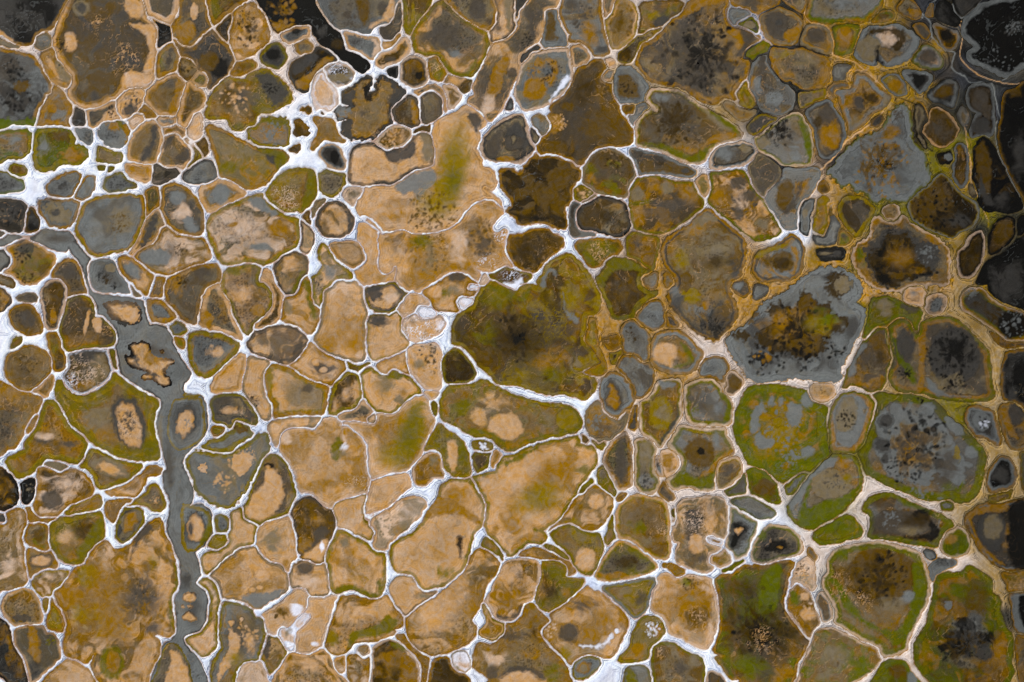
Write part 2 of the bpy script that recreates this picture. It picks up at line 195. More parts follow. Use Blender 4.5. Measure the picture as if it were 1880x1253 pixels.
C v5 o ~y2|500,130 560,60 640,10 740,-5 820,20 840,170 800,240 730,300 700,295 590,285 540,240 480,190 490,150|P v 780,20 820,20 840,170 800,240 730,300 760,180;V p 600 190 110;V p 640 240 80
C v4 m ~o2 #j1|870,30 960,0 1040,30 1050,80 1010,150 960,180 900,160 870,100
C n4 k1 t ~b1|860,320 910,260 970,235 1030,250 1080,320 1110,380 1080,450 1000,480 910,470 860,410|P s 1020,250 1080,320 1110,380 1080,450 1070,400 1060,330;M b 900 400 40 70
C m2 m|818,320 850,245 905,215 850,295 825,345
C b2 b|755,345 795,310 800,390
C n2 t ~m2|740,380 815,470 805,560 770,600 730,590 750,500
C p2 m ~p2|1050,175 1095,140 1180,138 1195,180 1150,235 1110,250
C t2 b3 t ~b3|955,545 1090,535 1170,555 1200,620 1185,680 1130,710 1075,685 1005,640
C v4 t ~m2|880,545 920,570 960,650 1030,720 1110,770 1105,795 1000,790 950,850 890,890 880,980 860,1000 830,950 820,800 860,770 900,700 870,640 865,590|S m 950 690 80 8;S n 860 840 50 6;M g 950 740 60 60
C m3 t ~p1 ~o1|905,900 965,835 1040,820 1130,815 1190,870 1200,950 1210,1080 1190,1252 1190,1370 1150,1400 1020,1370 900,1320 840,1252 880,1150 890,1010
C n3 m ~t2|540,720 600,640 700,605 760,640 770,740 720,800 700,880 650,910 590,870 550,790|M t 660 680 80 80;P v 730,740 765,740 720,800 700,880 660,900 700,830
C o4 t ~o2|610,940 700,920 740,850 770,790 800,850 820,980 860,1030 840,1130 800,1195 730,1150 640,1110 600,1090 600,1000|P v 750,820 780,810 800,870 800,940 840,1040 820,1110 780,950;M m 640 1000 40 80
C v5 m ~o2 ~t1|150,860 160,780 220,720 330,690 420,710 430,780 420,830 490,850 520,930 500,1020 420,1080 350,1190 310,1180 250,1100 220,1000 180,920|M v 250 740 110 40;E o 420 1030 55 45;M t 300 900 120 90
C t3 b ~t2|440,800 455,745 510,750 540,830 590,920 585,1030 560,1090 440,1150 405,1150 470,1090 530,1000 530,910 480,820
C v5 o3 m ~p3|50,440 80,330 220,240 370,200 440,180 480,240 560,300 640,350 710,370 720,450 690,550 610,610 500,680 420,690 330,670 200,690 130,650 90,560|P g 340,220 440,190 480,250 560,310 520,330 420,280;M p 280 420 190 120;E o 235 400 40 16;M g 450 560 120 50;M o 560 420 120 80
C v2 s4 t ~m3 #j1|1210,870 1290,850 1420,835 1500,900 1460,970 1400,1030 1300,1040 1230,1000 1200,930|E s 1270 900 60 50;M p 1410 940 60 50
C v2 t ~n2|1220,1110 1280,1070 1380,1080 1440,1050 1470,1120 1480,1200 1510,1290 1450,1350 1340,1380 1250,1370 1235,1252 1230,1180|E s 1310 1110 70 32
C p2 t ~p2|1450,1010 1520,930 1590,920 1660,960 1670,1000 1600,990 1560,1030 1500,1065 1460,1050
C p1 p ~t3 ~w2|1480,1160 1510,1090 1580,1060 1620,1105 1700,1095 1750,1080 1780,1130 1730,1200 1640,1230 1560,1252 1500,1200|V w 1600 1150 140;M b 1560 1120 50 40
C w2 p ~w3|1580,1030 1620,990 1680,1005 1710,1050 1680,1085 1630,1085 1590,1060|V w 1640 1040 60
T 370 626
C n3 t ~n1|345,30 380,-50 450,-70 560,-100 640,-95 720,-60 770,0 740,60 690,130 640,160 560,150 450,110 390,80|P n 680,40 740,0 740,60 690,130 640,155 560,150 500,120 640,125
C o4 t|670,180 740,100 810,30 880,90 980,130 1050,160 1050,210 1000,270 950,310 900,320 800,270|M s 870 210 110 70;E t 835 160 32 32;E t 890 220 30 22;P o 950,310 1000,270 1050,210 1040,160 990,140 1010,200 970,270
C o6 v2 t ~m2|470,250 530,190 620,205 690,235 780,300 910,330 915,400 895,520 840,540 700,545 540,555 520,460 480,390 465,320|P y 480,250 520,200 520,350 490,350;M n 760 360 60 50
C m3 t ~n1|360,125 430,135 490,165 455,260 460,340 480,420 510,490 490,560 450,560 400,500 330,390 315,320 340,200|S k 370 440 60 4
C v5 b ~t2|980,330 1060,240 1130,240 1155,290 1165,380 1160,440 1150,490 1050,500 1030,500 990,530 950,530 940,490 960,420|M t 1060 390 60 90
C v3 y1 t ~t2|1180,220 1240,200 1310,250 1370,265 1400,215 1500,260 1560,320 1610,385 1560,395 1480,450 1400,520 1340,520 1260,500 1210,430 1190,320|P v 1280,260 1370,270 1410,220 1500,260 1440,280 1340,290;M m 1360 330 90 60;E m 1450 430 35 30;M o 1480 380 60 60
C o3 t|1300,200 1310,160 1390,120 1500,80 1495,150 1515,240 1450,205 1400,195 1350,240
C p3 t ~m1|1520,80 1560,50 1640,30 1710,35 1750,90 1745,200 1745,340 1700,355 1650,340 1590,280 1540,220 1525,150|S n 1680 90 90 12;S b 1680 190 60 12;V p 1680 130 110;M m 1590 180 50 40
C v3 d ~v1|1790,120 1850,70 1910,90 1990,200 2010,250 1960,290 1890,300 1800,300 1780,220
C v3 b|1080,160 1130,180 1200,180 1230,165 1200,195 1150,215 1090,195
C t2 m ~t2|1020,550 1110,520 1180,440 1230,490 1260,535 1220,570 1210,605 1130,575 1050,580
C m1 t|1222,560 1255,538 1283,560 1280,600 1245,612 1222,595
C m2 t ~m1|500,610 600,580 740,565 860,565 850,600 820,640 740,625 640,640 590,680 560,770 530,700
C p2 t ~o2|575,780 580,700 640,650 740,640 830,650 900,590 960,575 1010,600 1025,700 1040,740 1060,740 1040,650 1080,625 1130,680 1190,740 1210,800 1200,900 1225,1000 1220,1090 1130,1140 1040,1160 950,1215 880,1190 820,1120 730,1090 700,990 640,880|P v 960,760 1010,700 1030,760 1010,880 970,860;M w 1050 780 40 40;M m 1040 830 90 50;M o 1090 870 70 60;M o 1050 1020 120 70;V p 1100 1080 110;M p 620 720 40 60;M o 1090 700 50 60
C p2 t ~o2|1050,600 1150,590 1230,620 1280,590 1290,540 1400,555 1480,480 1560,420 1640,415 1670,480 1700,580 1680,640 1620,760 1590,850 1500,940 1380,970 1260,1015 1230,940 1235,850 1215,750 1150,670 1100,620|M v 1500 780 80 130;M v 1570 560 90 110;M y 1530 680 130 260;M o 1320 640 60 50;Z v 1520 700 110 260 15;Z y 1400 850 150 120
C v2 v|1710,455 1735,490 1715,540 1690,500
C p2 y ~t1|1650,385 1720,370 1735,400 1690,420
C p2 o ~v1|1565,920 1630,860 1690,830 1740,850 1750,930 1770,990 1700,1000 1640,1060 1590,1050 1570,980|M m 1700 880 40 50
C t2 t ~t2 ~m1|1245,1040 1330,1000 1450,985 1510,990 1530,1060 1440,1130 1390,1190 1310,1252 1240,1300 1180,1330 1190,1200 1230,1110|M t 1350 1100 80 60
C v4 m ~n2|460,860 560,850 620,930 660,1030 680,1130 640,1252 560,1300 450,1340 380,1330 320,1290 330,1220 380,1080 430,960|P t 470,950 540,940 590,1030 600,1130 560,1230 480,1310 400,1320 330,1270 370,1140 450,1060;E k 500 920 40 20;M t 490 930 22 22
T 370 939
C t2 t ~m2|415,230 415,150 470,90 640,40 660,110 690,200 690,340 660,360 630,430 600,380 540,370 470,320|M m 530 200 80 100;M o 620 390 30 40;M m 520 270 50 30
C v1 t ~p1|990,-60 1200,-120 1220,0 1300,10 1240,40 1230,110 1260,140 1250,210 1160,170 1080,120 1010,100
C t2 p ~m3|1240,80 1290,30 1370,0 1440,-60 1560,-90 1640,-60 1600,20 1500,120 1380,220 1350,270 1280,260 1260,200 1275,150|S m 1330 120 90 10;M o 1450 130 60 60;M m 1500 90 60 80
C n2 b ~o1|660,20 700,-60 800,-90 900,-40 960,10 980,60 970,130 930,220 910,330 870,380 800,360 740,340 760,320 720,290 700,200 690,110|P t 740,340 830,260 880,210 930,220 900,330 870,370 800,360;M o 850 60 80 60;P n 830,140 900,110 950,150 900,190 850,230 780,300 760,290 820,220;M w 880 250 20 50
C m2 t|700,400 760,375 850,395 895,390 920,480 925,590 860,620 790,610 760,560 670,545 670,450|E n 755 420 65 50;M p 790 520 90 60
C v5 t ~o1|930,270 980,190 1020,145 1100,190 1200,240 1280,310 1345,315 1345,450 1335,540 1300,610 1250,630 1180,600 1080,570 1000,600 960,560 930,420 915,340|P v 980,600 1010,560 1080,535 1190,580 1290,610 1290,500 1310,500 1320,560 1300,615 1250,635 1180,605;E m 1045 230 35 35;V y 1170 450 90
C v4 t ~t1|1400,260 1480,210 1570,150 1640,60 1680,0 1750,-110 1770,-180 1820,-220 1900,-230 2000,-220 2080,-160 2120,-100 2150,-40 2080,60 2000,150 1980,220 1940,400 1860,480 1760,540 1650,580 1590,540 1570,480 1500,450 1430,430 1400,360|M o 1850 -130 160 120;P o 1650,30 1720,-100 1880,-60 2000,20 2040,80 1960,60 1880,20 1760,20;P k 1870,230 1900,180 1920,250 1900,330;M v 1800 460 60 60
C m1 t ~o1|1390,560 1450,495 1530,490 1580,540 1620,590 1720,585 1640,640 1590,680 1540,720 1495,765 1450,710 1400,620|E m 1630 620 50 20
C o3 o ~t2|1010,650 1100,630 1180,650 1280,660 1360,630 1400,700 1470,770 1470,840 1400,870 1410,900 1260,950 1120,960 1060,1030 980,1050 910,990 930,900 980,740|P v 1080,1000 1090,890 1200,870 1300,820 1350,760 1440,810 1400,880 1300,920 1150,940;E y 960 940 35 65;M t 1150 760 120 80
C p2 t ~o1|620,660 700,580 760,580 780,660 770,720 720,770 650,850 590,850 530,910 480,860 450,770 530,720|S b 580 740 60 14;M b 560 740 80 40;M w 700 720 40 50
C w1 w ~t1|570,850 650,850 720,760 780,750 800,760 760,830 700,880 690,980 680,1020 620,990 590,930|M m 620 900 40 50
C p2 t|790,650 900,640 960,620 980,660 950,780 900,900 880,980 800,1030 730,1030 690,1010 700,900 760,840 800,770 750,740 790,700|M w 830 970 30 25
C v2 o ~t1|455,1030 490,930 510,910 560,940 610,1020 580,1090 540,1150 510,1180 460,1130 445,1080|P n 450,1030 500,920 500,1000 480,1100
C t3 o ~t1|640,1060 720,1060 800,1060 870,1020 930,1070 990,1180 1060,1252 1100,1310 560,1310 560,1190|M t 800 1120 120 60
C p2 o|1160,1010 1210,995 1225,1030 1200,1065 1165,1045
C t2 o ~p2|985,1100 1040,1070 1055,1130 1030,1180 990,1150
C o2 o ~p2|1080,1080 1140,1060 1190,1090 1230,1080 1240,1180 1210,1300 1110,1300 1080,1180
C p2 d ~o2|1270,1010 1340,960 1400,960 1480,1000 1560,1070 1610,1150 1600,1240 1560,1300 1260,1300 1250,1150|P v 1380,970 1480,975 1530,1020 1430,1010;M b 1420 1170 110 110
C o2 o|1440,930 1490,920 1550,1010 1640,1060 1660,1100 1650,1240 1620,1240 1600,1110 1520,1010
C o3 o ~t1|1510,810 1560,740 1640,690 1740,620 1880,510 2010,300 2100,290 2180,340 2170,440 2080,550 2060,660 1970,800 2010,860 1990,930 1880,1000 1800,1030 1690,1050 1600,1010 1530,930|M t 1700 800 180 180;M t 1900 560 130 120;M o 2000 700 100 100;Z t 1750 700 260 180 -35
C v1 t ~w2|1860,1040 1920,1030 1960,1090 1960,1150 1900,1170 1850,1120
C o3 d ~b2|1690,1150 1740,1080 1800,1080 1850,1150 1900,1190 1960,1240 1960,1310 1680,1310
T 740 0
C v5 o3 m ~t1|80,250 130,150 250,40 320,30 400,110 500,180 620,250 630,330 600,430 560,490 490,560 400,550 320,500 250,430 180,410 100,370 80,310|M n 310 250 150 110;P v 260,430 320,480 430,540 490,500 540,440 490,560 400,560 320,520;M g 390 400 60 40
C o4 m ~n3|330,20 350,-60 630,-60 660,20 685,90 670,170 620,215 560,200 470,150 390,100|E n 550 70 60 80
C n2 t ~n1|660,-60 820,-60 815,60 805,160 820,210 740,280 650,300 640,240 680,190 700,90|P m 740,-60 800,-60 790,200 770,200;M n 700 215 40 40
C s3 s ~m1|830,-60 950,-60 900,40 855,80 850,140 835,120
C t2 m ~t1 ~n1|960,-60 1140,-60 1130,40 1050,70 1030,130 1035,200 1000,290 930,340 870,400 850,480 840,540 790,640 760,730 720,800 640,880 600,850 490,760 530,700 520,640 560,560 620,420 660,330 780,290 850,200 860,90|P o 700,440 780,420 740,560 710,680 640,760 610,700 650,560;M n 940 150 50 160;M p 620 780 50 80;E n 800 540 35 30;S k 920 300 60 5
C g5 g|1050,90 1120,95 1130,160 1190,270 1190,330 1120,345 1020,340 1020,300 1050,200|P b 1065,100 1110,110 1120,240 1135,290 1045,300 1060,230
C p3 g ~m2|880,470 930,430 950,390 1030,380 1130,375 1200,370 1220,440 1230,520 1225,600 1160,690 1080,750 980,790 900,800 850,740 835,650|P o 890,600 950,580 1030,580 1060,660 1050,700 980,730 890,720 880,670;P o 1060,430 1120,440 1140,500 1120,580 1080,640 1030,570 1100,540 1090,480 1040,450;M o 1000 460 60 40;P w 1180,570 1225,560 1200,630 1110,720 1080,740;S k 1080 540 110 5;S o 970 520 70 8
C s4 s ~k3|880,410 950,360 1000,345 1000,370 930,400 900,450 880,470 865,450
C s3 g|760,790 790,730 805,780 790,800
C o3 m ~g2|1190,-60 1450,-60 1450,70 1470,230 1500,360 1490,390 1420,400 1370,350 1300,310 1230,290 1240,250 1200,200 1170,90|M o 1370 250 70 110;S n 1320 130 110 12;M s 1460 370 50 30;M n 1230 40 60 70
C t3 m ~g1|1240,360 1290,335 1340,370 1360,420 1330,460 1260,475 1235,420
C y3 t2 o ~t1|1490,170 1540,110 1560,20 1620,0 1700,60 1730,120 1710,240 1650,310 1590,350 1530,340 1510,260|S b 1600 180 100 20;M b 1590 190 70 80
C t2 m ~n3|1480,-60 1560,-60 1530,60 1490,120 1475,60
C o3 b ~d1 ~b1|1290,520 1400,450 1470,460 1480,500 1460,560 1470,590 1530,620 1540,700 1590,800 1620,860 1680,940 1685,1030 1620,1065 1530,1070 1440,1090 1380,1140 1290,1210 1210,1170 1120,1130 1010,1130 990,1080 1030,1010 1090,930 1070,860 1100,830 1090,790 1190,710 1240,620|E b 1205 790 55 35;P o 1060,860 1150,850 1180,930 1100,990 1070,950;E b 1120 1080 80 45;M b 1430 930 130 120;M d 1350 640 100 120;S t 1150 900 60 5;M b 1600 980 60 50
C t2 m ~g1|1460,590 1470,540 1540,520 1530,600
C p2 t|1490,450 1530,440 1550,470 1530,505 1500,480
C g4 g|1550,560 1600,500 1680,500 1760,580 1790,660 1770,730 1700,760 1610,755 1560,680|P b 1590,570 1640,545 1700,580 1730,700 1690,720 1600,700 1580,630;S k 1650 640 60 8
C o3 b|1615,800 1640,768 1690,765 1705,800 1680,840 1635,835
C g2 o ~g1|1700,780 1760,765 1790,800 1710,880 1690,920 1660,850 1700,850
C p2 k2 s2 n ~m1|600,1020 680,930 780,870 860,850 900,900 930,1020 965,1110 940,1180 880,1190 800,1180 700,1180 620,1160 580,1110|P s 770,940 850,900 910,1010 920,1080 800,1100 750,1060;E n 820 1050 70 50;E m 815 1030 15 28;P n 640,1010 730,960 720,1080 680,1160 620,1110;E o 760 1170 60 20
C m2 m ~g2|960,870 1010,850 1060,900 1065,960 1020,1000 980,950|P g 960,870 990,880 1000,960 970,930
C s2 m ~g1|935,960 970,960 1000,1005 975,1050 940,1010
C t4 t|225,960 270,880 400,830 480,790 560,820 590,880 590,920 540,960 560,1020 520,1090 570,1150 580,1230 640,1252 670,1290 680,1350 650,1400 600,1370 590,1400 670,1450 720,1520 690,1470 600,1470 520,1500 400,1630 300,1690 180,1715 90,1715 0,1690 -120,1690 -140,1710 -200,1610 -290,1590 -320,1560 -350,1480 -330,1440 -290,1400 -180,1370 -80,1360 60,1270 160,1255 230,1230 245,1100|P s 470,830 530,830 580,890 560,950 540,990 500,920;P g -60,1370 60,1280 220,1252 240,1330 180,1400 120,1480 80,1400 0,1430;M y 380 1200 110 180;M y 330 1330 90 160;M v 360 1340 60 90;M y 300 1430 140 120;S b 220 1590 200 13;V t 220 1570 220;P t 280,900 400,850 400,1000 260,1100;M o -60 1600 180 60;Z y 380 1180 130 330 8;Z v 370 1350 80 150 8;Z y 250 1500 170 130;S b 230 1580 180 12
C m1 b ~t1|310,600 330,570 400,580 490,590 480,660 440,680 380,630
C p3 m ~p1|310,640 370,640 420,700 410,740 350,790 320,760
T 740 313
C t3 t ~n1 ~o1|-285,340 -120,470 -50,450 0,435 90,475 200,465 290,445 380,400 440,330 500,260 590,220 660,240 720,290 710,330 640,400 650,450 700,470 740,440 750,480 735,580 770,660 790,700 750,690 690,720 660,740 600,730 550,720 485,650 480,660 540,760 560,790 540,795 440,745 340,740 260,790 110,880 80,855 20,880 -30,830 -50,780 -40,710 -75,700 -75,740 -120,770 -180,720 -160,600 -180,570 -185,500 -170,470 -130,480 -160,440|M o 20 540 90 100;S b 200 560 180 13;V t 200 560 170;S b 570 490 140 13;M n 590 540 150 120;V w 620 690 90;M p 400 560 80 150;M v 140 520 90 70;M m 200 650 60 120;V w 730 480 60
C t3 t ~o1|-310,400 -230,430 -180,460 -180,560 -200,680 -140,760 -60,720 -65,790 -110,800 -210,830 -290,850 -340,780 -340,750 -290,690 -270,640 -320,520
C o3 d ~b2 #j1|720,20 780,-10 860,30 900,-60 900,-100 960,-130 1000,-90 1070,-100 1150,-80 1250,-60 1290,0 1290,60 1240,130 1230,220 1180,280 1195,400 1170,430 1120,420 1040,380 950,380 880,400 830,350 770,310 800,270 800,200 760,170 730,100|E b 1140 60 90 90;M b 900 310 90 50;M k 1000 350 150 30;M b 1080 220 120 120
C v3 y|1265,150 1310,120 1390,170 1310,230 1260,200|S t 1320 170 50 8
C m3 m|1320,235 1395,185 1400,200 1330,245
C k2 s3 m ~d2|1280,300 1340,240 1430,205 1530,215 1610,240 1650,320 1670,400 1650,450 1590,480 1500,460 1400,440 1310,440 1275,390|M d 1450 320 110 80
C g2 n|1235,280 1260,245 1300,255 1265,320 1270,400 1310,450 1410,465 1330,480 1260,480 1230,430
C m3 b ~b2 ~v1|1330,60 1340,0 1380,-100 1430,-140 1530,-150 1650,-80 1700,-30 1700,40 1650,120 1630,190 1530,180 1420,150 1340,100|P v 1480,100 1560,100 1600,160 1560,180;S d 1560 -40 80 10;M o 1380 60 50 60
C o3 b ~d1|775,490 870,480 960,440 1050,440 1090,470 1170,510 1160,560 1080,620 1010,700 950,745 870,720 790,650 770,570|M d 900 580 90 100
C o3 v ~b2|1275,560 1310,525 1420,510 1530,515 1590,535 1600,570 1560,610 1480,650 1440,690 1380,700 1330,650|V t 1430 590 100;P v 1300,600 1400,620 1400,700 1340,660
C v3 o ~b3|1655,510 1700,465 1790,475 1865,500 1860,600 1840,690 1820,720 1740,670 1660,620|M n 1710 530 50 50
C v7 b ~d2|1430,800 1480,730 1520,660 1620,655 1700,670 1760,720 1800,750 1740,800 1760,860 1850,890 1840,920 1740,990 1680,1070 1600,1090 1540,1070 1500,960 1450,870|M b 1640 890 80 120;M d 1520 770 60 60;P v 1430,800 1490,720 1530,650 1650,650 1740,710 1760,750 1600,720 1500,770 1480,850
C o3 t ~o2|160,900 210,850 330,790 440,760 490,790 540,830 480,830 480,880 540,870 500,930 410,930 390,970 400,1030 330,1030 230,1010 210,960|M v 300 900 50 60;E n 390 780 70 35;E t 240 890 45 50;M m 380 870 60 60
C p2 p|575,800 600,780 620,800 610,830 580,830
C w2 p|480,860 510,835 545,850 530,875 495,875
C w1 p ~w2|400,980 440,930 490,940 510,965 460,1000 430,1010
C v2 b|640,770 700,740 750,710 830,750 930,770 910,810 850,850 820,870 780,860 730,830 700,800|V w 790 790 80;P w 740,830 800,820 870,800 870,850 820,880 770,870
C y6 b ~y2 ~d1|380,1110 450,1040 520,980 570,880 640,820 720,840 790,880 850,890 870,850 930,850 990,870 1030,860 990,830 1030,760 1080,680 1130,650 1210,620 1260,650 1320,720 1380,790 1430,890 1440,970 1420,1030 1390,1060 1340,1060 1350,1120 1335,1200 1325,1250 1380,1310 1430,1390 1450,1410 1340,1460 1250,1470 1250,1480 1310,1500 1400,1540 1400,1600 1360,1650 1330,1680 1260,1660 1180,1640 1080,1640 960,1610 830,1570 700,1560 630,1480 560,1420 500,1340 440,1280 370,1270 370,1190|M v 680 940 200 100;M b 700 1250 260 220;S k 840 1220 190 22;S k 840 1230 90 24;M v 640 1200 130 110;M k 830 1230 110 110;M s 1000 1060 100 80;P g 1010,840 1030,780 1080,720 1120,730 1130,780 1090,740 1050,790 1040,860;M y 1240 920 90 150;P g 1170,900 1185,900 1200,1020 1290,1080 1270,1120 1200,1060;M o 1050 1400 180 120;M y 850 1500 120 60;M v 1100 1500 150 90;M g 470 1420 35 60;M d 850 1240 140 100;M m 1280 1420 60 60;V y 1050 1100 200;P v 600,860 700,850 850,930 900,900 930,870 900,960 820,950;E d 1055 1532 12 10;Z d 850 1230 260 200;X d 850 1220 300;X k 840 1225 130;M k 830 1230 80 80
C o3 y ~v1|1340,1120 1370,1090 1400,1110 1410,1200 1430,1310 1470,1400 1490,1470 1450,1500 1390,1500 1340,1480 1430,1430 1440,1400 1390,1320 1330,1240 1340,1180
T 740 626
C y3 o ~v2|220,700 260,625 330,670 420,730 460,800 480,900 490,970 450,1010 370,980 310,930 300,860 270,800 200,785 160,790|P t 320,760 380,740 400,800 380,950 330,900;M v 430 820 40 100;M y 330 690 60 30
C v3 y2 o ~v2|290,430 330,350 400,330 500,330 590,300 690,345 790,400 920,440 1050,465 1200,480 1270,520 1310,600 1280,650 1180,690 1060,710 920,745 830,790 760,795 700,760 620,700 520,690 440,650 360,600 300,580 280,520|E t 750 630 130 95;M t 700 450 140 70;P v 1170,490 1270,510 1310,600 1280,650 1180,690 1130,680 1160,600;E y 1200 580 80 80;M m 1070 560 60 60;P v 480,690 620,690 760,790 830,790 920,740 1130,690 1050,690 850,740 720,730 620,660 500,650;M v 430 470 80 90;M o 830 760 90 40;M t 560 560 80 80
C v2 y|520,750 570,735 640,770 630,805 580,815 530,790|S w 585 780 45 7
C v5 b ~t1|525,830 620,835 640,830 625,900 560,950 535,930
C t2 o|655,830 690,815 710,840 690,890 660,920 645,880
C v4 t ~o2|520,1010 600,985 690,965 700,900 740,855 810,845 920,800 1010,770 1130,740 1250,705 1310,715 1270,770 1320,750 1400,800 1410,900 1360,960 1320,1040 1250,1140 1200,1240 1140,1310 1060,1375 970,1385 1040,1410 1045,1450 1000,1480 920,1465 870,1510 800,1570 740,1540 680,1450 640,1430 600,1330 560,1220 530,1120|P v 700,890 830,850 1010,770 920,840 800,900 700,930;M o 1130 960 180 100;M y 1000 1120 160 100;M v 1330 950 60 60;M t 850 1000 140 100;M t 750 1180 130 150;M o 1070 1200 130 60;Z o 1080 1000 260 120 -30;Z y 1000 1160 220 130 -20
C v3 y|1395,735 1430,765 1465,755 1480,740 1460,785 1420,775
C b2 b|1315,700 1345,730 1355,770 1320,745
C m3 m ~o1 ~n1|1365,500 1450,450 1470,520 1540,570 1590,575 1650,520 1640,600 1590,660 1520,720 1440,740 1380,690 1350,600|S g 1430 600 70 12
C o2 g6 g|1480,280 1550,240 1620,270 1680,350 1690,440 1640,530 1590,570 1530,560 1480,510 1455,420 1460,330|P n 1510,290 1550,300 1590,370 1610,450 1590,510 1540,520 1500,480 1480,430 1510,370;P o 1520,320 1550,330 1580,400 1590,480 1550,505 1500,450 1520,380
C o2 g ~n2|1590,150 1640,110 1720,130 1800,180 1835,250 1820,340 1770,400 1710,410 1690,350 1640,260 1590,220|M n 1750 270 60 70
C y4 d|1520,100 1560,85 1600,90 1570,150 1545,165
C o2 b|1480,-10 1580,-20 1590,40 1550,70 1510,50
C o2 n|1700,500 1715,490 1705,640 1660,620 1690,540
C p2 o5 m ~v1|1480,860 1520,780 1570,720 1630,680 1660,740 1680,820 1680,950 1670,1050 1620,1080 1570,1070 1530,980 1490,910|E n 1600 870 40 160
C p2 v5 m ~g2|1705,760 1750,725 1820,745 1845,790 1840,860 1860,960 1870,1050 1840,1100 1780,1115 1730,1080 1700,1010|S s 1780 1030 60 7;E m 1780 820 50 90
C v3 m ~v1|1435,960 1475,930 1510,990 1550,1070 1555,1130 1500,1090 1440,1040
C v1 v|1380,1030 1350,1090 1295,1125 1310,1080 1350,1040
C o3 o ~v2 ~t1|1240,1200 1320,1120 1400,1065 1480,1110 1530,1150 1530,1230 1490,1310 1440,1360 1380,1385 1310,1380 1260,1340 1180,1345 1110,1380 1080,1385 1160,1320|E t 1420 1180 60 60;M y 1250 1330 70 30;M b 1350 1280 80 40
C o3 b|1580,1140 1620,1120 1640,1135 1590,1170
T 740 939
C v4 m ~y2 ~o1|1090,160 1150,110 1220,95 1290,120 1350,160 1440,180 1460,250 1440,340 1400,430 1370,460 1300,430 1250,360 1210,290 1130,220|E t 1340 350 70 85
C v3 o|1510,170 1540,40 1560,140 1560,190 1500,235 1495,200
C t3 v3 m ~v2|1425,460 1480,340 1560,250 1640,210 1720,280 1800,340 1865,410 1780,450 1650,480 1530,500 1440,490|M d 1650 380 120 70;P o 1430,450 1440,490 1530,500 1650,480 1600,450 1500,460;V t 1600 270 60
C g3 v3 m ~y1|1480,565 1560,545 1700,520 1840,495 1830,580 1800,670 1760,740 1700,770 1640,720 1560,650 1500,600|M m 1620 600 80 40;M n 1740 650 60 60
C o3 t ~m2 ~o2|1100,750 1200,690 1280,610 1350,570 1400,600 1450,610 1530,680 1610,750 1640,830 1600,930 1540,1050 1480,1065 1400,1040 1310,1060 1250,1090 1210,1115 1150,1040 1090,950 1030,890 1090,810|E n 1220 890 70 70;S p 1080 870 60 10;M n 1330 680 160 70;E w 1570 880 15 15;P w 1300,980 1420,985 1500,950 1530,900 1520,960 1440,1000 1320,995;M o 1480 780 120 100;M y 1180 1060 50 50
C v3 y ~o1|1590,1100 1670,1000 1690,900 1740,800 1800,775 1880,800 1920,880 1860,950 1800,1000 1790,1080 1700,1095|M o 1730 1010 80 60;S w 1830 870 60 6;V t 1860 850 50
C v3 g2 g|1250,1180 1290,1090 1370,1070 1430,1090 1440,1130 1380,1190 1300,1230 1250,1220|E o 1330 1145 55 40 -20;E m 1330 1145 40 28 -20
C o3 o ~v1|640,990 700,960 760,880 760,840 830,820 870,760 900,690 950,690 1000,750 1060,800 1010,860 1000,920 1050,980 1130,1050 1190,1120 1200,1310 640,1310 640,1240 600,1190 520,1130 530,1040 560,980|M n 800 920 120 60;M p 700 1080 130 60;M o 920 1040 140 60;E t 880 1240 170 70;M d 960 880 50 80;M n 650 1190 60 60;V d 1000 960 120;M v 1080 1180 110 90;P n 700,1220 800,1150 950,1150 1050,1230 1000,1220 900,1170 800,1180
C p2 o ~t2|650,600 720,450 770,380 850,360 920,345 980,380 1000,460 975,560 940,640 880,690 860,760 790,800 700,785 640,720 620,650|M t 780 480 100 80;M o 800 640 120 120;P n 860,680 880,690 860,760 790,800 700,785 690,760 790,770 840,730
C y3 o ~d2 ~v1|1010,480 1030,380 1100,370 1180,390 1200,430 1180,480 1220,505 1320,510 1290,560 1210,640 1130,700 1070,730 1000,700 985,630|M d 1090 580 80 90;M o 1200 600 60 60
C o2 o ~t1|860,315 950,280 1050,285 1140,330 1210,380 1260,440 1220,460 1210,410 1150,355 1050,345 960,335
C v3 b ~o1|1050,250 1100,260 1180,310 1210,350 1130,310 1060,275
C v3 o|580,260 620,205 680,250 740,320 700,290 730,350 700,340 620,285
C v2 t2 o ~y1|590,690 620,720 640,780 710,820 750,840 740,900 690,940 610,930 560,890 610,850 620,790
T 1110 0
C b2 o ~v2 ~n1|260,60 330,20 420,25 520,15 580,45 540,110 450,180 330,220 260,260 240,200 250,120|E y 370 120 50 40;E s 430 160 80 40
C y2 d ~o1 ~m1|130,380 200,310 260,260 380,220 430,210 330,280 270,310 230,400 180,450 110,440|S k 300 270 60 6
C o5 m ~n2 ~s1|240,450 260,360 350,300 430,220 500,130 580,60 640,10 700,-60 880,-60 900,0 905,80 920,190 1000,220 1080,250 1135,290 1050,350 1010,420 960,470 1070,430 1060,500 1030,570 1000,640 960,690 1000,740 960,740 880,720 800,760 700,730 600,680 540,640 430,610 340,590 290,530|S k 700 400 380 34;S k 720 250 160 12;S k 700 520 170 16;S n 620 200 120 12;P o 560,640 620,640 720,690 830,720 960,660 990,590 1030,590 1000,650 960,690 970,740 880,720 800,750 700,730;P n 960,210 1080,250 1130,290 1040,350 1010,420 960,420 1000,330 980,260;P o 940,220 990,240 1020,310 990,370 960,340 980,290 900,240;M o 1020 620 40 60;E n 910 490 30 35;E n 850 490 30 35;E k 760 270 35 25;E k 720 610 40 45;P o 880,-20 820,-60 700,-60 620,60 500,150 600,110 740,40 840,30;X n 700 400 380;X k 720 380 240
